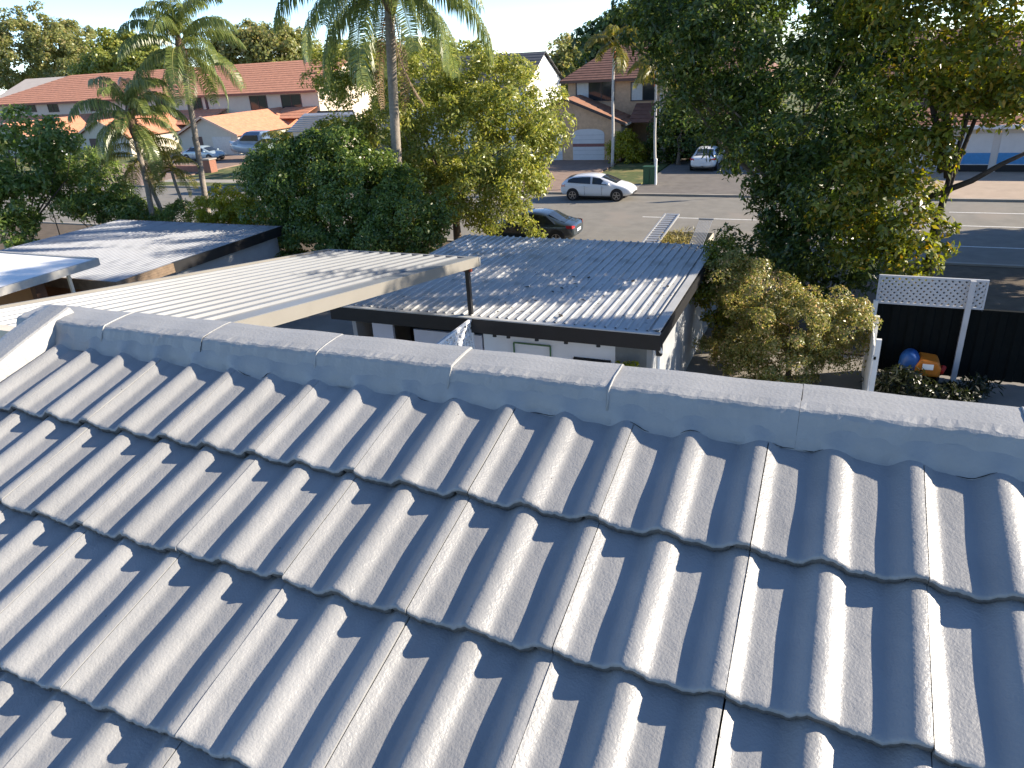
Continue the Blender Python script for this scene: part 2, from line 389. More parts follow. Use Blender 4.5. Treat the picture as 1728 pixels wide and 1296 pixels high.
# ================================================================ GARAGES AND PATIO ROOFS behind the house
def rib_profile(width,pitch=0.19,rib=0.029,flat=0.03,side=0.018):
    pts=[]; n=int(round(width/pitch))
    for i in range(n):
        x=i*pitch
        pts+=[(x,0),(x+pitch*0.46,0),(x+pitch*0.5,0.0035),(x+pitch*0.54,0),(x+pitch-flat-2*side,0),(x+pitch-flat-side,rib),(x+pitch-side,rib)]
    pts.append((n*pitch,0)); return pts
def ribbed_roof(parent,x0,x1,y0,z0,y1,z1,m,pitch=0.19,per=4,name='roof_sheet',rib=0.029):
    n=int(round((x1-x0)/pitch)); p=(x1-x0)/n; L=math.hypot(y1-y0,z1-z0); ang=math.atan2(z1-z0,y1-y0); first=None; i=0
    while i<n:
        k=min(per,n-i); pr=rib_profile(k*p,p,rib)
        if first is None or k!=per:
            mb=MB(); mb.grid([[(x,0,z) for x,z in pr],[(x,L*0.33,z-0.0) for x,z in pr],[(x,L*0.66,z) for x,z in pr],[(x,L,z) for x,z in pr]])
            mb.grid([[(x,0,z-0.004) for x,z in pr],[(x,L,z-0.004) for x,z in pr]])
            o=mb.build(name,m,parent,world=False,fix=False)
            if first is None: first=o
        else:
            o=first.copy(); COL.objects.link(o); o.parent=parent
        o.location=np.array([x0+i*p,y0,z0+0.002*(i//per%2)])-BASE[parent.name]; o.rotation_euler=(ang,0,0)
        i+=k
# --- garage behind the ridge
g=thing('double_garage','double garage with pale ribbed metal roof, black fascia and white front wall','garage',(-7,18,0))
gx0,gx1,gy0,gy1,gz=-11.15,-3.0,14.05,21.5,2.80
ribbed_roof(g,gx0,gx1,gy0+0.06,gz,gy1,gz+0.02,M_zinc,pitch=0.226,rib=0.036)
for a,b,c,d in ((gx0-0.04,gx1+0.04,gy0-0.04,gy0+0.04),(gx0-0.04,gx1+0.04,gy1-0.02,gy1+0.06)):
    mb=MB(); mb.box(a,b,c,d,gz-0.36,gz-0.012); mb.build('fascia',M_black,g)
for a,b in ((gx0-0.045,gx0+0.02),(gx1-0.02,gx1+0.045)):
    mb=MB(); mb.box(a,b,gy0+0.045,gy1-0.03,gz-0.30,gz-0.015); mb.build('fascia',M_black,g)
mb=MB(); mb.box(gx0-0.03,gx1+0.03,gy0-0.075,gy0+0.055,gz-0.012,gz+0.014); mb.build('gutter_lip',M_zinc,g)
mb=MB(); mb.box(gx1-0.16,gx1+0.03,gy0+0.06,gy1,gz+0.058,gz+0.064); mb.build('flashing',M_zinc,g)
MW2=mat('garage_white',(0.66,0.67,0.69),0.6,0.05,2)
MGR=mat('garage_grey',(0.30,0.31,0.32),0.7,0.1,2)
mb=MB(); mb.box(-7.25,-4.05,14.5,14.62,0,gz-0.36); mb.build('front_wall',MW2,g)
mb=MB(); mb.box(-4.05,-3.35,14.5,14.62,0,gz-0.36); mb.build('front_wall',mat('wall_dark_grey',(0.16,0.17,0.17),0.8),g)  # right end of the front wall in a darker grey
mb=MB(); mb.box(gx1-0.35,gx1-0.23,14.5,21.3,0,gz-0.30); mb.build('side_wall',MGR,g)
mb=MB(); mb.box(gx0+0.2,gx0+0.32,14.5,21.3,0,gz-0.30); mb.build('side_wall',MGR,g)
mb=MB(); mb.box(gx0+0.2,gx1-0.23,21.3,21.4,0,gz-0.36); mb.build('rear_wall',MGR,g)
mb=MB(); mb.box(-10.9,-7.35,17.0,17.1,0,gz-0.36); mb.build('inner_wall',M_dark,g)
mb=MB(); mb.box(-9.15,-7.3,14.5,14.58,0,gz-0.62); mb.build('roller_door',mat('pale_door',(0.52,0.53,0.60),0.5,0.04,3),g)
mb=MB(); mb.box(-10.35,-9.75,14.5,14.58,0,gz-0.5); mb.build('side_door',mat('pale_door',(0.52,0.53,0.60)),g)
mb=MB(); mb.box(-5.0,-4.15,14.42,14.5,1.72,1.9); mb.build('slot_window',M_dark,g)
rg=random.Random(4)
for x in (-6.9,-6.55,-5.85,-5.15,-4.4):
    mb=MB(); mb.tube([(x,14.46,gz-0.40),(x,14.40,gz-0.44),(x,14.38,gz-0.56)],[0.018,0.045,0.05],8); mb.build('spotlight',M_black,g)
# brackets, downpipe on the corner
mb=MB(); mb.tube([(gx1-0.02,gy0+0.1,gz-0.3),(gx1-0.02,gy0+0.35,gz-0.55),(gx1-0.1,gy0+0.45,gz-0.7),(gx1-0.1,gy0+0.45,0)],0.04,8); mb.build('downpipe',M_white,g)
mb=MB(); mb.box(gx1-0.12,gx1+0.0,gy0+0.30,gy0+0.42,gz-0.62,gz-0.40); mb.build('camera_box',M_black,g)
# leaf litter and dark stains lying on the roof
V=[];Fq=[]
for i in range(150):
    big=i<16
    x=rg.uniform(-7.2,-3.2) if i<100 else rg.uniform(-10.8,-4); y=rg.uniform(14.2,17.8) if i<100 else rg.uniform(14.3,21)
    l=rg.uniform(0.05,0.13) if big else rg.uniform(0.02,0.05); a=rg.uniform(0,6.3); c,s_=math.cos(a)*l,math.sin(a)*l
    z=gz+0.044+rg.uniform(0,0.01); b=len(V); V+=[(x-c,y-s_,z),(x+s_*0.4,y-c*0.4,z+0.01),(x+c,y+s_,z+0.003),(x-s_*0.4,y+c*0.4,z+0.008)]; Fq.append((b,b+1,b+2,b+3))
stuff(fastmesh('leaf_litter',V,Fq,mat('dry_leaf',(0.035,0.028,0.022),0.8,0.4,8),g))
# green framed goal hanging on the white wall
fr=thing('green_frame','thin green rectangular frame hung on the white garage wall','frame',(-6.0,14.45,2.0))
for a,b in (((-6.45,14.44,2.12),(-5.55,14.44,2.12)),((-6.45,14.44,2.12),(-6.45,14.44,1.0)),((-5.55,14.44,2.12),(-5.55,14.44,1.0)),((-6.45,14.44,1.0),(-5.55,14.44,1.0))):
    mb=MB(); mb.bar(a,b,0.03); mb.build('bar',mat('green_metal',(0.05,0.13,0.05),0.5),fr)
# --- patio roof rising towards the house
pt=thing('patio_roof','pale ribbed patio roof with cream edge beams rising towards the tiled roof','patio',(-9.2,11,0))
px0,px1=-11.3,-7.2
py=lambda y: 4.05+(14.47-y)*0.14
ribbed_roof(pt,px0+0.03,px1-0.22,5.2,py(5.2),14.42,py(14.42),M_patio,pitch=0.30,per=3,rib=0.042)
M_cb=mat('cream_beam',(0.20,0.187,0.165),0.55,0.05,2)
mb=MB(); mb.prism([(5.2,py(5.2)-0.17),(14.45,py(14.45)-0.17),(14.45,py(14.45)+0.045),(5.2,py(5.2)+0.045)],'x',px1-0.06,px1); mb.build('edge_beam',M_cb,pt)
mb=MB(); mb.prism([(5.2,py(5.2)+0.0455),(14.45,py(14.45)+0.0455),(14.45,py(14.45)+0.052),(5.2,py(5.2)+0.052)],'x',px1-0.24,px1+0.004); mb.build('flashing',M_patio,pt)
mb=MB(); mb.prism([(5.2,py(5.2)-0.17),(14.45,py(14.45)-0.17),(14.45,py(14.45)+0.045),(5.2,py(5.2)+0.045)],'x',px0,px0+0.05); mb.build('edge_beam',M_cb,pt)
mb=MB(); mb.box(px0,px1+0.01,14.455,14.53,py(14.5)-0.16,py(14.5)+0.03); mb.build('gutter',mat('grey_gutter',(0.20,0.20,0.20),0.5),pt)
mb=MB(); mb.box(px0+0.05,px1-0.06,14.15,14.23,py(14.2)-0.26,py(14.2)-0.06); mb.build('header_beam',mat('red_beam',(0.22,0.05,0.03),0.6),pt)
for x in (-7.36,-11.05):
    mb=MB(); mb.box(x-0.045,x+0.045,14.13,14.22,gz+0.01,py(14.2)-0.12); mb.build('post',M_black,pt)
for x in (-7.36,-11.05):
    mb=MB(); mb.box(x-0.045,x+0.045,6.0,6.09,0,py(6.0)-0.1); mb.build('post',M_black,pt)
mb=MB(); mb.box(-11.4,-7.0,5.0,5.15,0,5.6); mb.build('attached_wall',M_cream,pt)
# --- white fretwork screen below the patio edge
sc=thing('fretwork_screen','white laser cut privacy screen below the patio corner post','screen',(-7.3,12.8,0))
mb=MB(); 
y0s,y1s,z0s,z1s=11.4,14.08,0.4,2.75
for a,b in (((-7.3,y0s,z1s),(-7.3,y1s,z1s)),((-7.3,y0s,z0s),(-7.3,y1s,z0s)),((-7.3,y0s+0.03,z0s),(-7.3,y0s+0.03,z1s)),((-7.3,y1s-0.03,z0s),(-7.3,y1s-0.03,z1s))):
    mb.bar(a,b,0.05,0.06,up=(1,0,0))
mb.build('frame',MW2,sc)
# fret: leafy cut-outs, the sheet between holes kept as real strips
V=[];Fq=[]
ny,nz=19,17
for i in range(ny):
    for j in range(nz):
        ya,yb_=y0s+(y1s-y0s)*i/ny,y0s+(y1s-y0s)*(i+1)/ny; za,zb_=z0s+(z1s-z0s)*j/nz,z0s+(z1s-z0s)*(j+1)/nz
        cy,cz=(ya+yb_)/2,(za+zb_)/2; solid=rg.random()<0.30; rot=rg.uniform(0,3.14)
        out=[(ya,za),(cy,za),(yb_,za),(yb_,cz),(yb_,zb_),(cy,zb_),(ya,zb_),(ya,cz)]
        hy,hz=(yb_-ya)*0.42,(zb_-za)*0.42
        for k in range(8):
            kk=(k+1)%8
            def hole(q):
                dy,dz=out[q][0]-cy,out[q][1]-cz; a=math.atan2(dz,dy); r=0.25+0.75*abs(math.cos(a-rot)); r*=(0.0 if solid else 1.0)
                return (cy+math.cos(a)*hy*r,cz+math.sin(a)*hz*r)
            h0,h1=hole(k),hole(kk); b=len(V)
            for q in (out[k],out[kk],h1,h0): V.append((-7.3,q[0],q[1]))
            Fq.append((b,b+1,b+2,b+3))
o=fastmesh('fret_sheet',V,Fq,MW2,sc); sm=o.modifiers.new('thick','SOLIDIFY'); sm.thickness=0.012
# --- neighbour garage on the left
g2=thing('double_garage','neighbouring garage at the left with dark fascia and shaded flat metal roof','garage',(-23,18,0))
a0,a1,b0,b1,hz=-27.4,-18.9,14.3,21.65,2.80
ribbed_roof(g2,a0,a1,b0,hz,b1,hz+0.01,mat('blue_grey_sheet',(0.30,0.31,0.33),0.4,0.08,1.5,stain=((0.22,0.23,0.25),0.8,0.5)),rib=0.02)
for q in ((a0,a1,b0-0.06,b0),(a0,a1,b1,b1+0.06)):
    mb=MB(); mb.box(q[0],q[1],q[2],q[3],hz-0.30,hz+0.02); mb.build('fascia',mat('weathered_timber',(0.17,0.12,0.08),0.8,0.3,5),g2)
mb=MB(); mb.box(a1,a1+0.07,16.4,b1+0.06,hz-0.30,hz+0.035); mb.build('fascia',M_black,g2)
mb=MB()
for i in range(4): 
    mb=MB(); mb.box(a1+0.004*i,a1+0.07,b0-0.06,16.39,hz-0.27+0.075*i,hz-0.2+0.075*i); mb.build('louvre_board',mat('weathered_timber',(0.17,0.12,0.08)),g2)
mb=MB(); mb.box(a1-0.3,a1-0.2,b0+0.3,b1-0.1,0,hz-0.3); mb.build('side_wall',MGR,g2)
mb=MB(); mb.box(a0+0.2,a1-0.2,b0+0.4,b0+0.5,0,hz-0.3); mb.build('front_wall',mat('brown_wall',(0.26,0.13,0.06),0.8,0.15,3),g2)
mb=MB(); mb.box(a0+0.2,a0+0.3,b0+0.3,b1-0.1,0,hz-0.3); mb.build('side_wall',MGR,g2)
mb=MB(); mb.box(a0+0.3,a1-0.3,b1-0.2,b1-0.1,0,hz-0.3); mb.build('rear_wall',MGR,g2)
mb=MB(); mb.tube([(a1+0.12,15.9,hz-0.38),(a1+0.12,13.6,hz-0.40)],0.05,8); mb.build('drain_pipe',M_white,g2)
# --- white flat patio roof at far left
p2=thing('patio_roof','bright white flat patio roof at far left on a slim post','patio',(-25,11,0))
mb=MB(); mb.box(-33,-19.6,4.5,14.35,3.36,3.43); mb.build('roof_panel',M_white,p2)
for q in ((-33,-19.55,14.36,14.46),(-33,-19.55,4.4,4.49)):
    mb=MB(); mb.box(q[0],q[1],q[2],q[3],3.24,3.46); mb.build('gutter',mat('grey_gutter2',(0.34,0.33,0.31),0.5),p2)
mb=MB(); mb.box(-19.59,-19.5,4.5,14.35,3.24,3.45); mb.build('edge_beam',mat('grey_gutter2',(0.34,0.33,0.31)),p2)
for y in (13.6,9.0):
    mb=MB(); mb.box(-19.95,-19.87,y,y+0.08,0,3.35); mb.build('post',M_cream,p2)
# brown neighbour wall seen under it
nw=thing('brown_wall','brown rendered wall under the white patio roof at far left','wall',(-24,8,0))
mb=MB(); mb.box(-33,-20.6,13.0,13.15,0,2.95); mb.build('wall_panel',mat('brown_render',(0.30,0.15,0.065),0.85,0.12,2),nw)
mb=MB(); mb.box(-20.6,-20.4,12.9,13.2,0,3.0); mb.build('pillar',mat('dark_brown',(0.10,0.045,0.025),0.7),nw)

# ================================================================ RIGHT YARD: dark fence, lattice, posts
fe=thing('yard_fence','dark steel yard fence at right with a white lattice strip on top','fence',(4,20,0))
MFD=mat('dark_fence_sheet',(0.004,0.0055,0.0055),0.8,0.2,3,spec=0.12)
x=1.30
while x<12:
    mb=MB()
    pr=[]
    for k in range(6): pr+=[(x+k*0.39-0.005*(k==0),20.0),(x+k*0.39+0.15,20.0),(x+k*0.39+0.19,20.04),(x+k*0.39+0.34,20.04)]
    pr.append((x+2.345,20.0))
    mb.grid([[(a,b,0.05) for a,b in pr],[(a,b,1.84) for a,b in pr]]); mb.grid([[(a,b+0.004,0.05) for a,b in pr],[(a,b+0.004,1.84) for a,b in pr]]); mb.build('fence_panel',MFD,fe,fix=False)
    mb=MB(); mb.box(x,x+2.3,19.965,20.07,1.845,1.885); mb.build('rail',MFD,fe); x+=2.34
MP=mat('post_grey_white',(0.42,0.42,0.43),0.6,0.08,3)
MLT=mat('lattice_white',(0.42,0.43,0.45),0.55,0.05,3)
for px_,h in ((3.30,2.62),(6.1,1.95),(9.0,1.95)):
    mb=MB(); mb.box(px_-0.06,px_+0.06,19.84,19.95,0,h); mb.build('post',MP,fe)
lx0,lx1,lz0,lz1=1.28,3.62,1.90,2.58
mb=MB(); mb.box(lx0,lx1,19.96,20.03,lz1,lz1+0.05); mb.build('lattice_rail',MLT,fe)
mb=MB(); mb.box(lx0,lx1,19.96,20.03,lz0-0.012,lz0+0.03); mb.build('lattice_rail',MLT,fe)
for xe in (lx0-0.02,lx1-0.02):
    mb=MB(); mb.box(xe,xe+0.04,19.965,20.025,lz0-0.01,lz1+0.048); mb.build('lattice_rail',MLT,fe)
for sgn,yo in ((1,19.985),(-1,20.005)):
    t=-0.68
    while t<(lx1-lx0):
        # clip the 45 degree slat to the frame
        pa=[t,lz0+0.03] if sgn>0 else [t,lz1]; pb=[t+0.65,lz1] if sgn>0 else [t+0.65,lz0+0.03]
        xa,xb=max(pa[0],0),min(pb[0],lx1-lx0)
        if xb-xa>0.05:
            za=pa[1]+(xa-pa[0])*(pb[1]-pa[1])/0.65; zb_=pa[1]+(xb-pa[0])*(pb[1]-pa[1])/0.65
            mb=MB(); mb.bar((lx0+xa,yo,za),(lx0+xb,yo,zb_),0.012,0.042,up=(0,1,0)) if False else mb.bar((lx0+xa,yo,za),(lx0+xb,yo,zb_),0.058,0.012,up=(0,1,0)); mb.build('lattice_slat',MLT,fe)
        t+=0.145
sf=thing('side_fence','white paling side fence running from the lattice towards the house','fence',(1.2,18.5,0))
MWF=mat('side_fence_white',(0.70,0.69,0.66),0.6,0.08,3)
for i in range(26):
    mb=MB(); y=17.0+i*0.115; mb.box(1.18,1.2,y,y+0.105,0.05,1.82+rg.uniform(-0.01,0.01)); mb.build('paling',MWF,sf)
for y in (17.0,18.6,19.85):
    mb=MB(); mb.box(1.21,1.32,y,y+0.1,0,1.98); mb.build('post',MWF,sf)
mb=MB(); mb.box(1.2,1.26,17,19.95,1.5,1.58); mb.build('rail',MWF,sf)
mb=MB(); mb.box(1.2,1.26,17,19.95,0.4,0.48); mb.build('rail',MWF,sf)
# toy ride-on car half hidden by plants
ty=thing('toy_car','blue and orange plastic ride-on toy car by the dark fence','toy',(2.35,19.2,0))
MB_=mat('blue_plastic',(0.012,0.07,0.24),0.5,0.2,6); MO=mat('orange_plastic',(0.42,0.13,0.01),0.5,0.25,6)
def arc_shell(x0,x1,y0,y1,z0,h,n=10):
    mb=MB(); rows=[]
    for i in range(n+1):
        a=math.pi*i/n; r=[]
        for y,k in ((y0+0.02,0.02),(y0,0.55),(y0+0.03,0.85),(y0+0.12,0.98),((y0+y1)/2,1.0),(y1-0.12,0.98),(y1-0.03,0.85),(y1,0.55),(y1-0.02,0.02)):
            r.append(((x0+x1)/2-(x1-x0)/2*math.cos(a)*k,y,z0+h*math.sin(a)**0.7*k))
        rows.append(r)
    mb.grid(rows); return mb
arc_shell(1.95,2.42,18.95,19.5,0.55,0.42).build('cab_roof',MB_,ty,smooth=True)
mb=MB(); mb.prism([(2.30,0.42),(2.84,0.42),(2.86,0.66),(2.78,0.82),(2.40,0.86),(2.28,0.66)],'y',18.92,19.5); o=mb.build('body',MO,ty); bv=o.modifiers.new('b','BEVEL'); bv.width=0.05; bv.segments=3
mb=MB(); mb.tube([(2.86,19.0,0.55),(2.93,19.2,0.6)],0.07,10); mb.build('tail_knob',mat('red_plastic',(0.3,0.015,0.01),0.5),ty)
mb=MB(); mb.box(2.44,2.68,18.90,18.918,0.62,0.76); mb.build('sticker',M_white,ty)
for x_ in (2.1,2.65):
    for y_ in (18.95,19.42):
        mb=MB(); mb.tube([(x_,y_,0.36),(x_,y_+0.07,0.36)],0.15,12); mb.build('wheel',M_rubber,ty)
mb=MB(); mb.box(1.9,2.85,18.95,19.5,0.02,0.5); mb.build('chassis',M_black,ty)

# ================================================================ VEGETATION
def leaves(rng,P,Nrm,L,W,droop,spread=0.6):
    """one bent four-cornered leaf per point; the blade faces roughly along Nrm"""
    n=len(P); nn=Nrm+rng.normal(size=(n,3))*spread+np.array([0,0,0.25]); nn/=np.linalg.norm(nn,axis=1,keepdims=True)+1e-9
    d=rng.normal(size=(n,3))+Nrm*0.35; d[:,2]-=droop; d-=nn*(d*nn).sum(1,keepdims=True); d/=np.linalg.norm(d,axis=1,keepdims=True)+1e-9
    s=np.cross(nn,d)
    l=(L*rng.uniform(0.6,1.25,n))[:,None]; w=(W*rng.uniform(0.7,1.2,n))[:,None]
    V=np.empty((n,4,3)); V[:,0]=P; V[:,1]=P+d*l*0.5+s*w*0.5+nn*w*0.12; V[:,2]=P+d*l-nn*l*0.10; V[:,3]=P+d*l*0.5-s*w*0.5+nn*w*0.12
    return V.reshape(-1,3),np.arange(4*n).reshape(-1,4)
def clumps(rng,lobes,n,shell=(0.55,1.0),rough=0.18,zmin=0.1):
    C=np.array([l[0] for l in lobes],float); Rr=np.array([l[1] for l in lobes],float)
    wt=(Rr[:,0]*Rr[:,1]+Rr[:,0]*Rr[:,2]+Rr[:,1]*Rr[:,2]); wt/=wt.sum()
    k=rng.choice(len(lobes),n*2,p=wt); d=rng.normal(size=(n*2,3)); d/=np.linalg.norm(d,axis=1,keepdims=True)
    r=shell[0]+(shell[1]-shell[0])*rng.uniform(0,1,n*2)**0.6
    r*=1+rough*np.sin(d[:,0]*7+k*1.3)*np.sin(d[:,1]*6+k)*np.sin(d[:,2]*8+k*2)*2
    P=C[k]+d*Rr[k]*r[:,None]
    # drop clumps that lie deep inside another lobe
    deep=np.zeros(len(P),bool)
    for j in range(len(lobes)):
        q=(((P-C[j])/Rr[j])**2).sum(1); deep|=(q<0.30)&(k!=j)
    keep=(~deep)&(P[:,2]>zmin); P,d=P[keep],d[keep]
    return P[:n],d[:n]
def crown(parent,seed,lobes,n,per,L,W,cr,m,droop=0.3,shell=(0.55,1.0),name='crown',zmin=0.1,spread=0.55):
    rng=np.random.default_rng(seed); P,d=clumps(rng,lobes,n,shell,zmin=zmin)
    sz=cr*rng.uniform(0.6,1.35,len(P)); k=len(P)*per
    e=rng.normal(size=(k,3)); e[:,2]+=0.35; e/=np.linalg.norm(e,axis=1,keepdims=True)
    Q=np.repeat(P,per,0)+e*(np.repeat(sz,per)*rng.uniform(0.35,1.0,k)**0.5)[:,None]*np.array([1,1,0.78]); N=e*0.75+np.repeat(d,per,0)*0.45
    Q[:,2]=np.maximum(Q[:,2],zmin*0.5)
    V,Fq=leaves(rng,Q,N,L,W,droop,spread)
    return fastmesh(name,V,Fq,m,parent),P
def limbs(parent,base,P,seed,r0,fork,n=9,m=None,name='trunk',lean=(0,0)):
    rnd=random.Random(seed); mb=MB(); base=np.array(base,float)
    top=np.array([base[0]+lean[0],base[1]+lean[1],fork])
    mb.tube([base-[0,0,0.1],base*0.66+top*0.34+[rnd.uniform(-.06,.06),rnd.uniform(-.06,.06),0],base*0.33+top*0.67,top],[r0*1.25,r0,r0*0.85,r0*0.75],9)
    o=mb.build(name,m or M_bark,parent,smooth=True)
    idx=rnd.sample(range(len(P)),min(n,len(P)))
    for i in idx:
        e=P[i]; hl=np.linalg.norm(e-top)*0.14; mid=top*0.5+e*0.5+np.array([rnd.uniform(-1,1),rnd.uniform(-1,1),rnd.uniform(-.2,1.2)])*hl
        mb=MB(); mb.tube([top-[0,0,0.2],top*0.7+mid*0.3,mid,e],[r0*0.5,r0*0.38,r0*0.24,r0*0.06],6); mb.build('branch',m or M_bark,parent,smooth=True)
    return o
def tree(name,label,cat,base,lobes,seed,n,per,L,W,cr,m,r0=0.16,fork=1.6,droop=0.3,nb=8,group=None,shell=(0.55,1.0),zmin=0.15,bark=None,lean=(0,0),spread=0.55):
    t=thing(name,label,cat,tuple(base),group)
    c,P=crown(t,seed,lobes,n,per,L,W,cr,m,droop,shell,zmin=zmin,spread=spread)
    if r0>0: limbs(t,base,P,seed,r0,fork,nb,bark,lean=lean)
    return t
def lobe(u,v,Y,ru,rz,ry=None):
    p=at(u,v,Y); return (p,(ru,ry or ru,rz))
L_olive=leafmat('olive_leaf',(0.126,0.172,0.032),(0.308,0.330,0.067),(0.504,0.462,0.133))
L_dark=leafmat('dark_green_leaf',(0.054,0.106,0.025),(0.149,0.219,0.046),(0.270,0.312,0.084))
L_bright=leafmat('bright_leaf',(0.173,0.201,0.013),(0.345,0.345,0.026),(0.460,0.416,0.051))
L_deep=leafmat('deep_leaf',(0.033,0.059,0.016),(0.082,0.133,0.026),(0.194,0.226,0.054),rough=0.35,spec=0.5)
L_warm=leafmat('warm_leaf',(0.070,0.098,0.012),(0.189,0.218,0.026),(0.378,0.255,0.038),rough=0.35,spec=0.5)
L_dry=leafmat('dry_vine_leaf',(0.135,0.175,0.036),(0.330,0.301,0.090),(0.600,0.434,0.234))
L_far=leafmat('far_leaf',(0.136,0.164,0.049),(0.271,0.277,0.088),(0.383,0.309,0.138))
L_glossy=leafmat('glossy_leaf',(0.085,0.144,0.032),(0.196,0.276,0.069),(0.365,0.384,0.134),rough=0.25,spec=0.6)
L_palm=leafmat('palm_leaf',(0.095,0.138,0.042),(0.204,0.242,0.070),(0.354,0.346,0.115),rough=0.35)
L_palmy=leafmat('yellow_palm_leaf',(0.10,0.12,0.02),(0.20,0.18,0.03),(0.30,0.22,0.05),rough=0.4)
L_dead=leafmat('dead_frond',(0.16,0.095,0.05),(0.25,0.16,0.09),(0.34,0.26,0.19),trans=0.15)

# --- dense dark shrub tree and olive tree behind the garage
tree('shrub_tree','dense dark green rounded shrub tree behind the patio roof','tree',(-18.4,24.3,0.05),
  [lobe(500,310,24,1.9,1.5),lobe(560,290,24,1.7,1.6),lobe(600,350,23.6,2.1,1.7),lobe(690,370,23.4,1.6,1.3),lobe(480,370,23.8,1.3,1.2),lobe(560,400,23.6,2.6,1.4),lobe(470,300,23.8,1.3,1.2),lobe(520,270,24,1.4,1.0),lobe(620,310,23.6,1.6,1.3),lobe(650,400,23.2,2.0,1.2)],
  11,520,165,0.145,0.078,0.40,L_dark,0.17,1.3,0.25,7)
OL=[lobe(u_,v_,Y_*1.06,r_*1.05,z_*1.05) for u_,v_,Y_,r_,z_ in [(760,240,27,2.6,2.2),(840,250,27,2.4,2.3),(880,200,27.5,1.9,1.7),(700,150,28,2.0,1.5),(820,140,28.5,2.1,1.2),(600,190,28,1.6,1.5),(560,130,28.5,1.3,1.0),(800,330,26.4,2.2,1.5),(640,110,28.8,1.6,0.9),(860,330,26.4,1.6,1.6),(590,240,27.6,1.5,1.2),(720,340,26,1.8,1.4)]]
tree('olive_green_tree','broad sunlit olive green tree around the tall palm trunk','tree',(-15.2,28.6,0.05),
  OL,
  12,560,150,0.19,0.075,0.48,L_olive,0.2,2.0,0.45,9)
tree('bright_bush','bright yellow green round bush behind the left garage','bush',tuple(at(388,345,25)*[1,1,0]+[0,0,0.05]),
  [lobe(385,348,25,1.15,0.95),lobe(360,365,24.8,0.9,0.8),lobe(420,365,24.8,0.85,0.8)],13,110,150,0.11,0.065,0.26,L_bright,0.06,0.8,0.2,5)
tree('bush','low dark green hedge plants beneath the left palms','bush',tuple(at(290,370,26)*[1,1,0]+[0,0,0.05]),
  [lobe(300,365,26,0.9,0.6),lobe(240,368,26,1.2,0.6),lobe(200,362,26,1.0,0.7)],14,110,80,0.15,0.07,0.28,L_dark,0.05,0.5,0.2,4)
# --- big leaf shrubs at far left
tree('magnolia_tree','large leaved glossy tree at the far left edge','tree',tuple(at(20,300,24)*[1,1,0]+[0,0,0.05]),
  [lobe(35,225,24.5,1.5,1.1),lobe(80,235,25,1.2,0.9),lobe(10,330,23,1.3,1.5),lobe(60,290,24.5,1.2,1.0),lobe(20,390,22.6,1.0,0.9),lobe(-30,280,24,1.6,1.6)],15,170,62,0.32,0.13,0.42,L_glossy,0.13,1.6,0.3,8)
tree('tropical_shrub','loose tropical shrubs with an orange bloom below the palms at left','shrub',tuple(at(150,340,26)*[1,1,0]+[0,0,0.05]),
  [lobe(130,270,27,1.4,1.0),lobe(175,310,26.5,1.3,1.1),lobe(110,320,26,1.0,0.8),lobe(150,345,25.5,1.5,0.7),lobe(215,340,26,1.0,0.8)],16,150,70,0.30,0.075,0.40,L_glossy,0.07,0.8,0.5,6)
fl=tag(MB().build('x',M_white) if False else thing('orange_flower','orange flower cluster among the tropical shrubs at left','flower',tuple(at(78,323,25.3))),'orange flower cluster among the tropical shrubs at left','flower')
rngf=np.random.default_rng(4)
V,Fq=leaves(rngf,np.tile(at(78,323,25.3),(70,1))+rngf.normal(size=(70,3))*0.10,rngf.normal(size=(70,3)),0.13,0.06,0.1); fastmesh('petals',V,Fq,leafmat('petal',(0.5,0.16,0.01),(0.75,0.3,0.02)),fl)
mb=MB(); p=at(78,323,25.3); mb.tube([p,p-[0,0,0.6],p*[1,1,0]],[0.02,0.025,0.03],6); mb.build('stem',M_bark,fl)

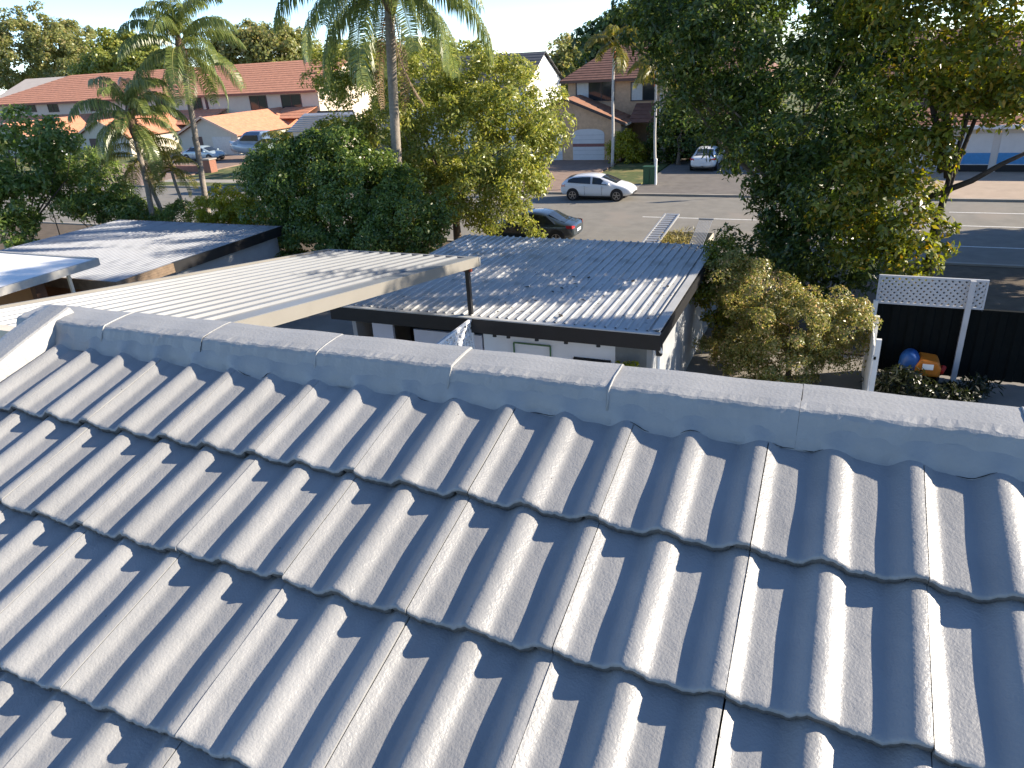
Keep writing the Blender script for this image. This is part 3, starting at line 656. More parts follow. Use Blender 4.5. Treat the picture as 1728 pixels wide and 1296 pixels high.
# --- palms
def frond_mesh(seed,L,e0,bend,ll,nl=46,hang=0.8,width=0.034):
    rng=np.random.default_rng(seed); ns=24; pts=[np.zeros(3)]; a=e0
    for i in range(ns):
        s=i/ns; a=e0-bend*(s**1.25); pts.append(pts[-1]+np.array([math.cos(a),0.02*math.sin(seed+s*3),math.sin(a)])*L/ns)
    pts=np.array(pts); V=[];Fq=[]
    for i in range(nl*2):
        s=0.14+0.86*(i//2)/nl; sd=1 if i%2 else -1
        f=s*ns; k=min(int(f),ns-1); p=pts[k]+(pts[k+1]-pts[k])*(f-k); t=pts[k+1]-pts[k]; t=t/np.linalg.norm(t)
        l=ll*(0.55+0.45*math.sin(min(1,(s-0.1)/0.9)*math.pi*0.85+0.35))*rng.uniform(0.85,1.12)*(1 if s<0.85 else (1.15-s)/0.3*0.8+0.2)
        side=np.array([0,sd,0.0]); d=side*0.85+t*rng.uniform(0.35,0.6)+np.array([0,0,rng.uniform(0.05,0.35)]); d/=np.linalg.norm(d)
        q1=p+d*l*0.35; d2=d*0.55+np.array([0,0,-1])*hang*rng.uniform(0.8,1.1); d2/=np.linalg.norm(d2); q2=q1+d2*l*0.35
        d3=d2*0.5+np.array([0,0,-1])*hang*0.9; d3/=np.linalg.norm(d3); q3=q2+d3*l*0.32
        wv=t*width*0.5; b=len(V)
        V+=[p-wv*0.5,p+wv*0.5,q1+wv,q1-wv,q2+wv*0.9,q2-wv*0.9,q3]
        Fq+=[(b,b+1,b+2,b+3),(b+3,b+2,b+4,b+5),(b+5,b+4,b+6,b+6)]
    # rachis as a tapering four sided tube
    b0=len(V)
    for i,p in enumerate(pts):
        r=0.035*(1-i/len(pts)*0.85); V+=[p+[0,r,0],p+[0,0,r],p-[0,r,0],p-[0,0,r]]
    for i in range(ns):
        for j in range(4): Fq.append((b0+i*4+j,b0+i*4+(j+1)%4,b0+(i+1)*4+(j+1)%4,b0+(i+1)*4+j))
    Fq=[tuple(f) for f in Fq]
    return V,Fq
def frond_obj(parent,seed,L,e0,bend,ll,m,nl=46,hang=0.8,width=0.034,name='frond'):
    V,Fq=frond_mesh(seed,L,e0,bend,ll,nl,hang,width); me=bpy.data.meshes.new(name)
    me.from_pydata([tuple(map(float,v)) for v in V],[],[f if f[2]!=f[3] else f[:3] for f in Fq]); me.materials.append(m); me.update()
    o=bpy.data.objects.new(name,me); COL.objects.link(o); o.parent=parent; BASE[o.name]=np.zeros(3); return o
def palm(name,label,base,top,r0,r1,L,ll,m,seed,nf=16,bark=None,e=(1.25,-0.15),hang=0.8,width=0.034,nl=46,dead=0,boss=True,group=None,shaft=None):
    t=thing(name,label,'palm',tuple(base),group); rnd=random.Random(seed)
    base=np.array(base,float); top=np.array(top,float); mb=MB(); pts=[];rad=[]
    for i in range(14):
        s=i/13; pts.append(base+(top-base)*s+np.array([0.12*math.sin(s*3+seed),0.08*math.sin(s*4),0])*(1-abs(2*s-1))); rad.append((r0+(r1-r0)*s)*(1+0.03*(i%2)))
    mb.tube(pts,rad,12); mb.build('trunk',bark or M_palmbark,t,smooth=True)
    if boss:
        mb=MB(); mb.tube([top-[0,0,0.9],top-[0,0,0.5],top,top+[0,0,0.4],top+[0,0,0.8]],[r1*0.98,r1*1.75,r1*2.0,r1*1.5,r1*0.6],12); mb.build('boot_fibres',mat('palm_boot',(0.17,0.11,0.07),0.95,0.4,12,0.8,25),t,smooth=True)
    if shaft:
        mb=MB(); mb.tube([top-[0,0,0.9],top-[0,0,0.6],top],[r1,r1*1.35,r1*0.8],10); mb.build('crownshaft',shaft,t,smooth=True)
    protos=[]
    for k in range(5):
        e0=e[0]+(e[1]-e[0])*k/4; protos.append(frond_obj(t,seed*10+k,L*(1-0.06*(k==0)),e0,2.0-0.12*k+0.2*(k<2),ll,m,nl,hang,width))
    used=[False]*5
    for i in range(nf):
        k=min(4,int(i/nf*5)); az=i*2.399+rnd.uniform(-0.25,0.25)
        o=protos[k] if not used[k] else protos[k].copy()
        if used[k]: COL.objects.link(o); o.parent=t
        used[k]=True
        o.location=top-base+np.array([0,0,0.35-0.09*k]); o.rotation_euler=(rnd.uniform(-0.25,0.25),rnd.uniform(-0.12,0.12),az); o.scale=(rnd.uniform(0.88,1.08),)*3
    for i in range(dead):
        o=frond_obj(t,seed*10+7+i,L*0.85,-1.05-0.25*i,0.62,ll*0.5,L_dead,40,1.3,0.045,'dead_frond'); o.location=top-base+np.array([0,0,-0.35]); o.rotation_euler=(0,0,rnd.uniform(0,6.3))
        DEAD.append(o)
    return t
DEAD=[]
bp=at(668,300,25); tp=at(657,-6,25)
palm('queen_palm','tall queen palm with heavy drooping fronds cut by the top edge',(bp[0]-0.1,25,0.05),(tp[0],25,tp[2]+0.35),0.19,0.165,4.6,1.05,L_palm,3,26,e=(1.15,-0.25),hang=1.5,width=0.055,nl=84,dead=3)
DEAD[0].rotation_euler=(0,0,2.9); DEAD[1].rotation_euler=(0,0,5.9); DEAD[2].rotation_euler=(0.3,0,3.6)
b2=at(350,345,28); t2=at(306,88,28)
palm('queen_palm','leaning palm left of centre with a bushy crown above the orange roof',(b2[0]-0.2,28,0.05),(t2[0],28,t2[2]),0.15,0.125,3.5,0.85,L_palm,4,28,e=(1.55,-0.35),hang=1.3,width=0.05,nl=66)
b3=at(250,350,26); t3=at(222,205,26)
palm('queen_palm','shorter left palm with pale yellowish hanging fronds',(b3[0],26,0.05),(t3[0],26,t3[2]),0.14,0.11,2.9,0.75,L_palm,5,22,e=(1.5,-0.5),hang=1.4,width=0.045,nl=60)
b4=at(272,352,26.5)
palm('queen_palm','slim middle palm of the left clump with a low crown',(b4[0]+0.1,26.5,0.05),(at(236,270,26.5)[0],26.5,at(236,270,26.5)[2]),0.12,0.09,2.4,0.65,L_palmy,6,15,e=(1.3,-0.3),hang=1.2,width=0.034,nl=40,boss=False)
b5=at(312,352,27)
palm('queen_palm','bare leaning palm stem at the right of the left clump',(b5[0]+0.1,27,0.05),(at(290,290,27)[0],27,at(290,290,27)[2]),0.09,0.07,1.7,0.5,L_palmy,7,9,e=(1.0,-0.5),hang=1.3,width=0.034,nl=36,boss=False)
b6=at(488,262,52)
palm('cane_palm','small golden cane palm in front of the orange roofed garage',(b6[0],52,0.05),(b6[0],52,1.6),0.12,0.1,3.2,0.8,L_palmy,8,14,e=(1.5,0.5),hang=0.6,width=0.09,nl=30,boss=False)
# slender palms by the brown house
M_pale=mat('pale_palm_trunk',(0.50,0.47,0.43),0.8,0.12,8)
M_shaft=mat('orange_fruit_stalk',(0.50,0.13,0.05),0.6,0.3,9)
g0=ground(1033,283); q=at(1037,95,g0[1])
palm('slender_palm','slender pale trunked palm standing alone before the brown house',(g0[0],g0[1],0.05),(q[0],g0[1],q[2]+0.6),0.115,0.08,2.6,0.8,L_palmy,21,12,M_pale,e=(1.2,0.0),hang=0.6,width=0.1,nl=26,boss=False,shaft=M_shaft)
g1=ground(1119,275); q=at(1117,130,g1[1])
palm('slender_palm','slender palm with thick pale trunk behind the street pole',(g1[0],g1[1],0.05),(q[0],g1[1],q[2]+0.4),0.24,0.10,2.8,0.8,L_palmy,22,12,M_pale,e=(1.2,0.0),hang=0.7,width=0.1,nl=26,boss=False,shaft=M_shaft)
g2_=ground(1107,312); q=at(1106,125,g2_[1])
palm('slender_palm','slimmest pale palm trunk beside the green box',(g2_[0],g2_[1],0.05),(q[0],g2_[1],q[2]+0.2),0.085,0.07,2.2,0.7,L_palmy,23,10,M_pale,e=(1.1,0.0),hang=0.7,width=0.09,nl=24,boss=False,shaft=M_shaft)

# --- big trees on the right
AL=[lobe(u_,v_,Y_*(1.0 if u_<1220 else 1.07),r_*1.04,z_*1.04) for u_,v_,Y_,r_,z_ in [(1300,60,25,3.0,2.4),(1228,115,25.5,1.9,2.0),(1180,40,26,2.0,1.8),(1300,235,24.5,1.6,1.6),(1370,200,24,2.2,2.2),(1385,320,23.5,1.7,1.5),(1420,300,23,1.8,1.8),(1450,120,23.5,2.0,2.2),(1290,410,23.5,1.1,0.9),(1400,420,22.5,1.8,1.2),(1130,10,26.5,1.5,1.3)]]
tree('shade_tree','large dark leafy tree over the right side of the garage','tree',(-0.8,26.6,0.05),
  AL,
  31,560,105,0.24,0.082,0.5,L_deep,0.26,2.4,0.45,14)
tree('shade_tree','tall warm toned tree at right with dark forked trunk','tree',(2.75,23.0,0.05),
  [lobe(1600,40,23,2.2,1.7),lobe(1540,180,22.6,1.1,1.3),lobe(1700,60,23,2.0,1.8),lobe(1560,-60,23,2.6,1.4),lobe(1500,240,22.4,1.0,1.2),lobe(1690,150,23.5,1.3,0.6),lobe(1530,350,22,0.8,0.8),lobe(1760,-30,23,2.6,2.0),lobe(1450,330,22,1.0,1.0),lobe(1600,-300,23,2.3,1.6),lobe(1740,-280,23.5,2.4,1.8),lobe(1660,-420,23.2,2.0,1.4),lobe(1660,-120,23.4,2.4,1.6),lobe(1500,-120,23,2.2,1.5),lobe(1720,150,23.6,1.3,0.6),lobe(1650,190,23.2,0.8,0.45),lobe(1560,260,22.6,0.7,0.9),lobe(1640,110,23.4,1.3,0.9),lobe(1560,400,21.8,0.8,0.7),lobe(1520,440,21.5,0.8,0.6),lobe(1470,400,21.8,0.9,0.9)],
  32,660,74,0.21,0.088,0.42,L_warm,0.17,3.6,0.35,4,lean=(-0.1,0),bark=mat('dark_bark',(0.045,0.035,0.028),0.9,0.35,14,0.7,40))
bb=at(1728,258,23); b_=bpy.data.objects
tw=[o for o in bpy.data.objects if o.get('label')=='tall warm toned tree at right with dark forked trunk'][0]
mb=MB(); mb.tube([at(1560,335,22.8),at(1640,305,22.6),at(1690,277,22.6),at(1760,245,22.6)],[0.09,0.075,0.06,0.05],8); mb.build('branch',MATS['dark_bark'],tw,smooth=True)
for (u0,v0,u1,v1,r) in ((1590,290,1565,140,0.10),(1600,300,1585,90,0.11)):
    mb=MB(); A,B=at(u0,v0,23),at(u1,v1,23); mb.tube([A,(A+B)/2+[0.05,0,0],B],[r,r*0.8,r*0.6],7); mb.build('branch',MATS['dark_bark'],tw,smooth=True)
tree('vine_bush','dry olive and tan vine covered bush between garage and fence','bush',(-0.6,18.9,0.0),
  [lobe(1290,500,19,1.0,0.75),lobe(1250,470,19.5,0.8,0.6),lobe(1370,550,18.6,1.1,0.9),lobe(1420,560,18.5,0.7,0.9),lobe(1310,600,18.3,1.2,0.8),lobe(1240,570,18.8,0.8,1.0),lobe(1330,560,18.2,1.2,0.9)],
  33,330,170,0.085,0.038,0.24,L_dry,0.07,0.7,0.55,6)
tree('vine_bush','green creeper spilling over the right edge of the garage roof','creeper',(-2.6,19.6,0.0),
  [lobe(1190,460,20,0.55,0.35),lobe(1215,430,20.6,0.5,0.6),lobe(1170,490,19.2,0.45,0.25),lobe(1215,510,19.4,0.5,0.8),lobe(1230,470,20,0.6,0.7)],
  34,120,90,0.11,0.048,0.22,L_warm,0.06,1.2,0.5,5)
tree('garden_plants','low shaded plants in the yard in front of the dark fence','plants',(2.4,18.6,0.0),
  [((2.0,18.5,0.3),(0.6,0.4,0.4)),((3.0,18.5,0.15),(0.5,0.4,0.2)),((2.5,18.3,0.2),(0.9,0.4,0.3)),((3.6,18.9,0.25),(0.3,0.3,0.35))],35,60,40,0.20,0.05,0.2,leafmat('shade_darkened_leaf',(0.008,0.014,0.004),(0.018,0.026,0.008),(0.03,0.035,0.012)),0.0,0.5,0.2,0)  # leaf colours darkened so the yard's shade is painted into them
tree('potted_shrub','small green shrub standing at the right corner of the garage front','shrub',(-3.75,14.05,0.0),[((-3.75,14.05,1.75),(0.28,0.2,0.35)),((-3.6,14.0,1.4),(0.25,0.2,0.35))],36,45,60,0.09,0.04,0.1,L_bright,0.03,1.1,0.2,4)
# trees beyond the right edge of the picture, whose shade lies on the road
for k,(x_,y_,h_) in enumerate(((13.5,36.5,7.5),(19,40.5,8.5),(11.5,30.0,8.0),(8.6,19.3,12.5))):
    tree('street_tree',['rounded street tree just beyond the right edge by the road','taller street tree farther along the road to the right','street tree on the near verge to the right','tallest garden tree just beyond the right edge behind the dark fence'][k],'tree',(x_,y_,0.05),
      ([((x_,y_,h_*0.62),(2.6,2.6,2.2)),((x_+1.2,y_-0.6,h_*0.8),(2.0,2.0,1.6)),((x_-1.4,y_+0.5,h_*0.72),(1.9,1.9,1.6))] if k<3 else [((8.4,19.2,8.6),(1.8,1.4,1.2)),((7.2,18.9,9.8),(1.6,1.4,1.1)),((9.4,19.6,10.2),(2.0,1.5,1.4)),((8.0,19.2,11.2),(1.8,1.5,1.0))]),40+k,260 if k<3 else 190,60,0.30,0.15,0.55,L_deep,0.18,h_*0.35,0.3,7,group='street trees to the right')
# --- trees and hedges over the road and far away
tree('hedge','clipped green hedge beside the brown garage','hedge',tuple(ground(1056,272)*[1,1,0]+[0,0,0.05]),
  [(at(1052,248,57.5),(1.1,1.0,1.0)),(at(1075,262,57.5),(1.1,1.0,0.9)),(at(1052,266,57.2),(1.2,1.0,0.9))],50,110,70,0.17,0.1,0.34,L_bright,0.08,0.6,0.1,4)
tree('garden_tree','dark garden tree at the right of the brown house','tree',tuple(ground(1145,280)*[1,1,0]+[0,0,0.05]),
  [(at(1150,215,58),(2.2,2.0,2.0)),(at(1135,245,57),(1.8,1.6,1.4)),(at(1190,200,60),(2.6,2,2.4)),(at(1230,240,58),(2.6,2,2.2))],51,190,70,0.28,0.15,0.6,L_deep,0.15,1.0,0.3,6)
far=[('spreading fig tree at far left behind the orange roof',[(at(40,90,120),(13,10,8)),(at(110,105,120),(9,8,6)),(at(0,110,120),(12,10,8)),(at(90,70,124),(9,8,5)),(at(150,128,118),(6,6,4))],900),
     ('dark green tree behind the orange roof near the left palm',[(at(215,112,112),(6.5,6,5)),(at(180,125,110),(4.5,5,3.5)),(at(255,118,112),(6,6,4)),(at(215,92,114),(4,5,3))],700),
     ('round pale tree behind the orange roof ridge in the middle',[(at(440,82,118),(8,7,4.5)),(at(410,95,116),(5,5,4)),(at(475,90,118),(6,6,4.5))],520),
     ('small far tree beside the white gable',[(at(975,115,120),(5,5,4)),(at(990,125,118),(5,5,4))],260),
     ('far leafy tree between palm and white house',[(at(600,130,95),(7,7,4.5)),(at(720,125,98),(7,7,4)),(at(800,140,98),(6,7,4))],700),
     ('tall tree behind the ridge of the brown house',[(at(1050,95,85),(5,5,4)),(at(1110,70,88),(6,6,6)),(at(1180,60,88),(8,6,7))],420)]
for k,(lb,lo,n_) in enumerate(far):
    b=np.mean([l[0] for l in lo],0)
    tree('far_tree',lb,'tree',(b[0],b[1],0),lo,60+k,n_//2,85,0.70,0.42,1.35,[L_far,L_olive,L_far,L_far,L_olive,L_deep][k],0.45,max(2.0,b[2]*0.5),0.2,7,group='far trees behind the houses',zmin=0.5)

# ================================================================ HOUSES over the road
def slab(mb,pts,t=0.12):
    """a roof plane with thickness; pts counter-clockwise seen from above"""
    n=len(pts); mb.add(list(pts)+[(p[0],p[1],p[2]-t) for p in pts],[tuple(range(n)),tuple(range(2*n-1,n-1,-1))]+[(i,i+n,(i+1)%n+n,(i+1)%n) for i in range(n)]); return mb
def courses(parent,a,b,c,d,m,n,name='tile_course',lift=0.03):
    """tile courses on a roof plane a-b (eave) to d-c (ridge): each course a lapped strip"""
    a,b,c,d=[np.array(q,float) for q in (a,b,c,d)]; nrm=np.cross(b-a,d-a); nrm/=np.linalg.norm(nrm); nrm=nrm if nrm[2]>0 else -nrm
    for i in range(n):
        s0,s1=i/n,min(1,(i+1.06)/n); l0,r0,l1,r1=a+(d-a)*s0,b+(c-b)*s0,a+(d-a)*s1,b+(c-b)*s1
        mb=MB(); mb.add([l0+nrm*lift*2,r0+nrm*lift*2,r1+nrm*lift*0.9,l1+nrm*lift*0.9,l0,r0,r1,l1],[(0,1,2,3),(0,4,5,1),(1,5,6,2),(3,2,6,7),(0,3,7,4)]); mb.build(name,m,parent)
def window(parent,x0,x1,z0,z1,y,fm,gm=None,name='window',mull=1,cur=None):
    mb=MB(); t=0.07
    mb.box(x0-t,x1+t,y-0.06,y-0.003,z1,z1+t); mb.box(x0-t,x1+t,y-0.08,y-0.003,z0-t,z0); mb.box(x0-t,x0,y-0.06,y-0.003,z0,z1); mb.box(x1,x1+t,y-0.06,y-0.003,z0,z1)
    for k in range(1,mull+1): xm=x0+(x1-x0)*k/(mull+1); mb.box(xm-0.03,xm+0.03,y-0.05,y-0.003,z0,z1)
    f=mb.build(name,fm,parent)
    for k in range(mull+1):
        xa,xb=x0+(x1-x0)*k/(mull+1)+0.03*(k>0),x0+(x1-x0)*(k+1)/(mull+1)-0.03*(k<mull)
        g_=MB(); g_.box(xa,xb,y-0.022,y-0.002,z0,z1); BASE[f.name]=BASE[parent.name]; o=g_.build('pane',(cur if (cur and k==0) else gm or M_glass),f)
    return f
# --- brown two storey house
bh=thing('brown_house','two storey tan brick house with brown tiled hip roof','house',(-15,65,0))
X0,X1,Y0,Y1,ze,zr=-21.4,-6.0,62.0,71.0,5.9,8.6
mb=MB(); mb.box(X0,X1,Y0,Y1,0,ze); mb.build('wall',M_brick,bh)
o_=0.55
A,B,C,D=(X0-o_,Y0-o_,ze),(X1+o_,Y0-o_,ze),(X1+o_,Y1+o_,ze),(X0-o_,Y1+o_,ze); R1,R2=(X0+3.2,66.5,zr),(X1-3.2,66.5,zr)
courses(bh,A,B,R2,R1,M_brownt,16); courses(bh,C,D,R1,R2,M_brownt,6)
mb=MB(); mb.add([A,D,R1,(A[0],A[1],A[2]-0.1),(D[0],D[1],D[2]-0.1)],[(0,1,2),(0,3,4,1)]); mb.build('hip_end',M_brownt,bh)
mb=MB(); mb.add([B,C,R2,(B[0],B[1],B[2]-0.1),(C[0],C[1],C[2]-0.1)],[(0,1,2),(0,3,4,1)]); mb.build('hip_end',M_brownt,bh)
mb=MB(); mb.box(A[0],B[0],A[1]-0.1,A[1],ze-0.16,ze+0.02); mb.build('gutter',mat('brown_gutter',(0.13,0.07,0.05),0.6),bh)
mb=MB(); mb.box(A[0],B[0],A[1],Y0,ze-0.16,ze-0.1); mb.build('soffit',M_cream,bh)
MFR=mat('brown_frame',(0.06,0.045,0.04),0.6); MCUR=mat('curtain',(0.55,0.55,0.52),0.8,0.1,6)
w1=at(973,138,62); w2=at(1036,168,62); window(bh,w1[0],w2[0],w2[2],w1[2],Y0,MFR,mull=2,cur=MCUR)
w1=at(1066,140,62); w2=at(1104,168,62); window(bh,w1[0],w2[0],w2[2],w1[2],Y0,MFR,mull=1,cur=MCUR)
window(bh,-10.4,-7.6,3.6,4.9,Y0,MFR,mull=1)
# lower lean-to roof in shade, entry
courses(bh,(-15.6,59.4,2.75),(-6,59.4,2.75),(-6,62,4.0),(-15.6,62,4.0),M_brownt,5)
mb=MB(); mb.box(-12.8,-11.7,61.9,61.99,0.1,2.3); mb.build('door',MFR,bh)
# --- garage wing in front
gw=thing('brick_garage','tan brick garage wing with gable roof and arched pale doors','garage',(-20,60,0))
GX0,GX1,GY,GE=-24.8,-15.9,58.4,2.95; ax=-20.35; az=4.75
mb=MB(); mb.prism([(GX0,0),(GX1,0),(GX1,GE),(ax,az-0.05),(GX0,GE)],'y',GY,62.0); mb.build('wall',M_brick,gw)
courses(gw,(GX1+0.45,GY-0.35,GE-0.12),(GX1+0.45,62.0,GE-0.12),(ax,62.0,az+0.05),(ax,GY-0.35,az+0.05),mat('orange_brown_tile',(0.26,0.13,0.08),0.8,0.2,2.5,0.3,20),9)
courses(gw,(GX0-0.45,62.0,GE-0.12),(GX0-0.45,GY-0.35,GE-0.12),(ax,GY-0.35,az+0.05),(ax,62.0,az+0.05),mat('orange_brown_tile',(0.26,0.13,0.08)),9)
for sg,xe in ((1,GX1+0.45),(-1,GX0-0.45)):
    mb=MB(); mb.add([(ax,GY-0.40,az+0.12),(xe,GY-0.40,GE-0.04),(xe,GY-0.40,GE-0.26),(ax,GY-0.40,az-0.10),(ax,GY-0.35,az+0.12),(xe,GY-0.35,GE-0.04),(xe,GY-0.35,GE-0.26),(ax,GY-0.35,az-0.10)],[(0,1,2,3),(4,7,6,5),(0,4,5,1),(3,2,6,7),(1,5,6,2)]); mb.build('barge_board',MFR,gw)
mb=MB(); mb.box(GX1+0.40,GX1+0.55,GY-0.35,62,GE-0.26,GE-0.1); mb.build('gutter',M_cream,gw)
mb=MB(); mb.box(GX1+0.003,GX1+0.05,GY+0.1,GY+1.8,0.8,2.6); mb.build('side_panel',M_cream,gw)
MDR=mat('garage_door_grey',(0.60,0.60,0.60),0.5,0.05,3); MST=mat('door_stripe',(0.23,0.10,0.09),0.6)
for dx0,dx1 in ((at(967,250,GY)[0],at(1020,250,GY)[0]),(at(890,250,GY)[0],at(949,250,GY)[0])):
    arch=[(dx0,0.1),(dx1,0.1),(dx1,2.05)]+[((dx0+dx1)/2+(dx1-dx0)/2*math.cos(a)**0.6 if math.cos(a)>0 else (dx0+dx1)/2-(dx1-dx0)/2*abs(math.cos(a))**0.6,2.05+0.42*math.sin(a)) for a in [math.pi*k/10 for k in range(1,10)]]+[(dx0,2.05)]
    mb=MB(); mb.prism(arch,'y',GY-0.025,GY-0.004); d_=mb.build('garage_door',MDR,gw); BASE[d_.name]=BASE[gw.name]
    for z_ in (0.5,0.85,1.65,2.0):
        mb=MB(); mb.box(dx0+0.05,dx1-0.05,GY-0.034,GY-0.026,z_,z_+0.018); mb.build('panel_line',mat('panel_line',(0.30,0.31,0.32),0.6),d_)
    mb=MB(); mb.box(dx0,dx1,GY-0.036,GY-0.0275,1.12,1.36); mb.build('stripe',MST,d_)
mb=MB(); mb.tube([(-22.4,GY-0.02,3.5),(-22.4,GY-0.06,3.5)],0.12,10); mb.build('vent',MFR,gw)
# --- white house with grey roof
wh=thing('white_house','white gabled house with dark grey roof beyond the olive tree','house',(-32,72,0))
mb=MB(); mb.prism([(66.5,0),(76.0,0),(76.0,5.6),(71.2,8.15),(66.5,5.6)],'x',-40,-27.0); mb.build('wall',mat('bright_white_wall',(0.74,0.74,0.72),0.7,0.04,2),wh)
MGT=mat('grey_roof_tile',(0.09,0.09,0.095),0.7,0.15,2)
courses(wh,(-40.3,66.0,5.36),(-26.7,66.0,5.36),(-26.7,71.2,8.25),(-40.3,71.2,8.25),MGT,12); courses(wh,(-26.7,76.5,5.36),(-40.3,76.5,5.36),(-40.3,71.2,8.25),(-26.7,71.2,8.25),MGT,5)
window(wh,-33,-31.5,3.4,4.6,66.5,M_white)
# --- long orange roofed townhouse row
oh=thing('orange_roofed_townhouses','long cream townhouse row with orange terracotta roof at upper left','house',(-80,78,0))
OX0,OX1,OY0,OY1,oe,orz=-116,-56.5,75,90,5.75,8.95
mb=MB(); mb.prism([(OY0,0),(OY1,0),(OY1,oe),(82.5,orz-0.1),(OY0,oe)],'x',OX0,OX1); mb.build('wall',mat('warm_cream',(0.60,0.50,0.40),0.8,0.06,1),oh)
courses(oh,(OX0-0.6,OY0-0.6,oe-0.1),(OX1+0.3,OY0-0.6,oe-0.1),(OX1+0.3,82.5,orz),(OX0+10,82.5,orz),M_terra,14); courses(oh,(OX1+0.3,OY1+0.6,oe-0.1),(OX0-0.6,OY1+0.6,oe-0.1),(OX0+10,82.5,orz),(OX1+0.3,82.5,orz),M_terra,4)
mb=MB(); mb.add([(OX0-0.6,OY0-0.6,oe-0.1),(OX0-0.6,OY1+0.6,oe-0.1),(OX0+10,82.5,orz)],[(0,1,2)]); mb.build('hip_end',M_terra,oh)
mb=MB(); mb.box(OX0-0.6,OX1+0.3,OY0-0.7,OY0-0.6,oe-0.3,oe-0.08); mb.build('gutter',mat('red_brown_gutter',(0.24,0.08,0.05),0.6),oh)
for (u0,v0,u1,v1) in ((421,163,452,184),(474,161,510,183),(324,165,344,190),(40,176,62,188),(150,172,180,186),(80,176,100,188),(218,170,246,186),(262,168,286,186)):
    a_=at(u0,v0,OY0); b_=at(u1,v1,OY0); window(oh,a_[0],b_[0],min(a_[2],b_[2]),max(a_[2],b_[2]),OY0,mat('maroon_frame',(0.10,0.04,0.04),0.6))
mb=MB(); mb.box(-73.7,-73.4,OY0-0.12,OY0-0.003,2.5,oe-0.3); mb.build('downpipe',mat('maroon_frame',(0.10,0.04,0.04)),oh)
courses(oh,(OX0,70.5,2.6),(-70.5,70.5,2.6),(-70.5,75,4.0),(OX0,75,4.0),M_terra,5,'lower_course')
courses(oh,(-61.5,71.5,2.9),(-56.8,71.5,2.9),(-56.8,75,3.9),(-61.5,75,3.9),M_terra,4,'lower_course')
# --- gable fronted garages of the row
for k,(axx,lb) in enumerate(((-62.2,'cream garage with orange gable roof behind the boat'),(-78.0,'cream garage with orange roof hidden behind the left palms'),(-94.0,'cream garage with orange roof at far left behind shrubs'))):
    og=thing('orange_roofed_garage',lb,'garage',(axx,66,0),'orange roofed garages')
    gy=62.5; hw=4.1; e_=2.15; a_=3.95
    mb=MB(); mb.prism([(axx-hw,0),(axx+hw,0),(axx+hw,e_),(axx,a_-0.08),(axx-hw,e_)],'y',gy,75); mb.build('wall',mat('pale_cream',(0.50,0.46,0.38),0.8,0.05,2),og)
    courses(og,(axx+hw+0.4,gy-0.4,e_-0.12),(axx+hw+0.4,75,e_-0.12),(axx,75,a_),(axx,gy-0.4,a_),M_terra,8); courses(og,(axx-hw-0.4,75,e_-0.12),(axx-hw-0.4,gy-0.4,e_-0.12),(axx,gy-0.4,a_),(axx,75,a_),M_terra,8)
    mb=MB(); mb.box(axx+0.6,axx+3.2,gy-0.03,gy-0.003,0.05,1.95); mb.build('garage_door',mat('pale_grey_door',(0.50,0.49,0.46),0.6),og)
    mb=MB(); mb.box(axx-2.2,axx-0.8,gy-0.03,gy-0.003,0.05,2.0); mb.build('door',mat('brown_entry',(0.10,0.06,0.05),0.7),og)
    for sg in (1,-1):
        mb=MB(); mb.bar((axx,gy-0.42,a_+0.03),(axx+sg*(hw+0.4),gy-0.42,e_-0.09),0.05,0.22); mb.build('barge_board',mat('cream_trim',(0.62,0.42,0.30),0.7),og)
# small grey hip roof (shed) peeking between palm and shrub
sh=thing('garden_shed','small shed with pale grey slatted hip roof left of the olive tree','shed',tuple(at(520,220,46)*[1,1,0]))
pA=at(484,222,46); pB=at(512,192,46)
sx=pA[0]; 
for i in range(9):
    z_=pA[2]+(pB[2]-pA[2])*i/9; xa=sx+(pB[0]-pA[0])*i/9; 
    mb=MB(); mb.add([(xa,46,z_),(xa+4.5,46,z_),(xa+4.6,46.25,z_+0.14),(xa+0.12,46.25,z_+0.14),(xa,46,z_-0.03),(xa+4.5,46,z_-0.03),(xa+4.6,46.25,z_+0.08),(xa+0.12,46.25,z_+0.08)],[(0,1,2,3),(0,4,5,1),(4,7,6,5),(0,3,7,4)]); mb.build('roof_course',mat('pale_grey_tile',(0.40,0.40,0.42),0.6,0.1,4),sh)
mb=MB(); mb.box(sx+0.3,sx+4.5,46.3,49,0,pA[2]); mb.build('wall',M_cream,sh)
mb=MB(); mb.prism([(46.3,pA[2]),(49,pA[2]),(48.5,pB[2])],'x',sx+1.2,sx+4.4); mb.build('roof_core',M_dark,sh)
# --- house at right behind the trees
rh=thing('right_townhouse','house behind the right trees with white garage wall and blue band','house',(8,58,0))
RY=53.2
mb=MB(); mb.box(2.6,20,RY,57.5,0,2.75); mb.build('wall',mat('pale_right_wall',(0.55,0.52,0.49),0.8,0.06,2),rh)
courses(rh,(2.2,RY-0.5,2.72),(20.4,RY-0.5,2.72),(20.4,58,4.6),(2.2,58,4.6),mat('red_brown_tile',(0.26,0.12,0.08),0.8,0.25,3,0.3,20),8)
mb=MB(); mb.box(2.2,20.4,RY-0.62,RY-0.5,2.62,2.84); mb.build('gutter',MW2,rh)
for x_ in (5.6,8.7,12.2):
    mb=MB(); mb.box(x_,x_+2.7,RY-0.03,RY-0.004,0.1,2.3); d_=mb.build('garage_door',MDR,rh); BASE[d_.name]=BASE[rh.name]
    mb=MB(); mb.box(x_,x_+2.7,RY-0.04,RY-0.031,0.55,1.2); mb.build('blue_band',mat('blue_paint',(0.05,0.24,0.50),0.5),d_)
    mb=MB(); mb.box(x_,x_+2.7,RY-0.04,RY-0.031,0.1,0.5); mb.build('dark_base',M_black,d_)
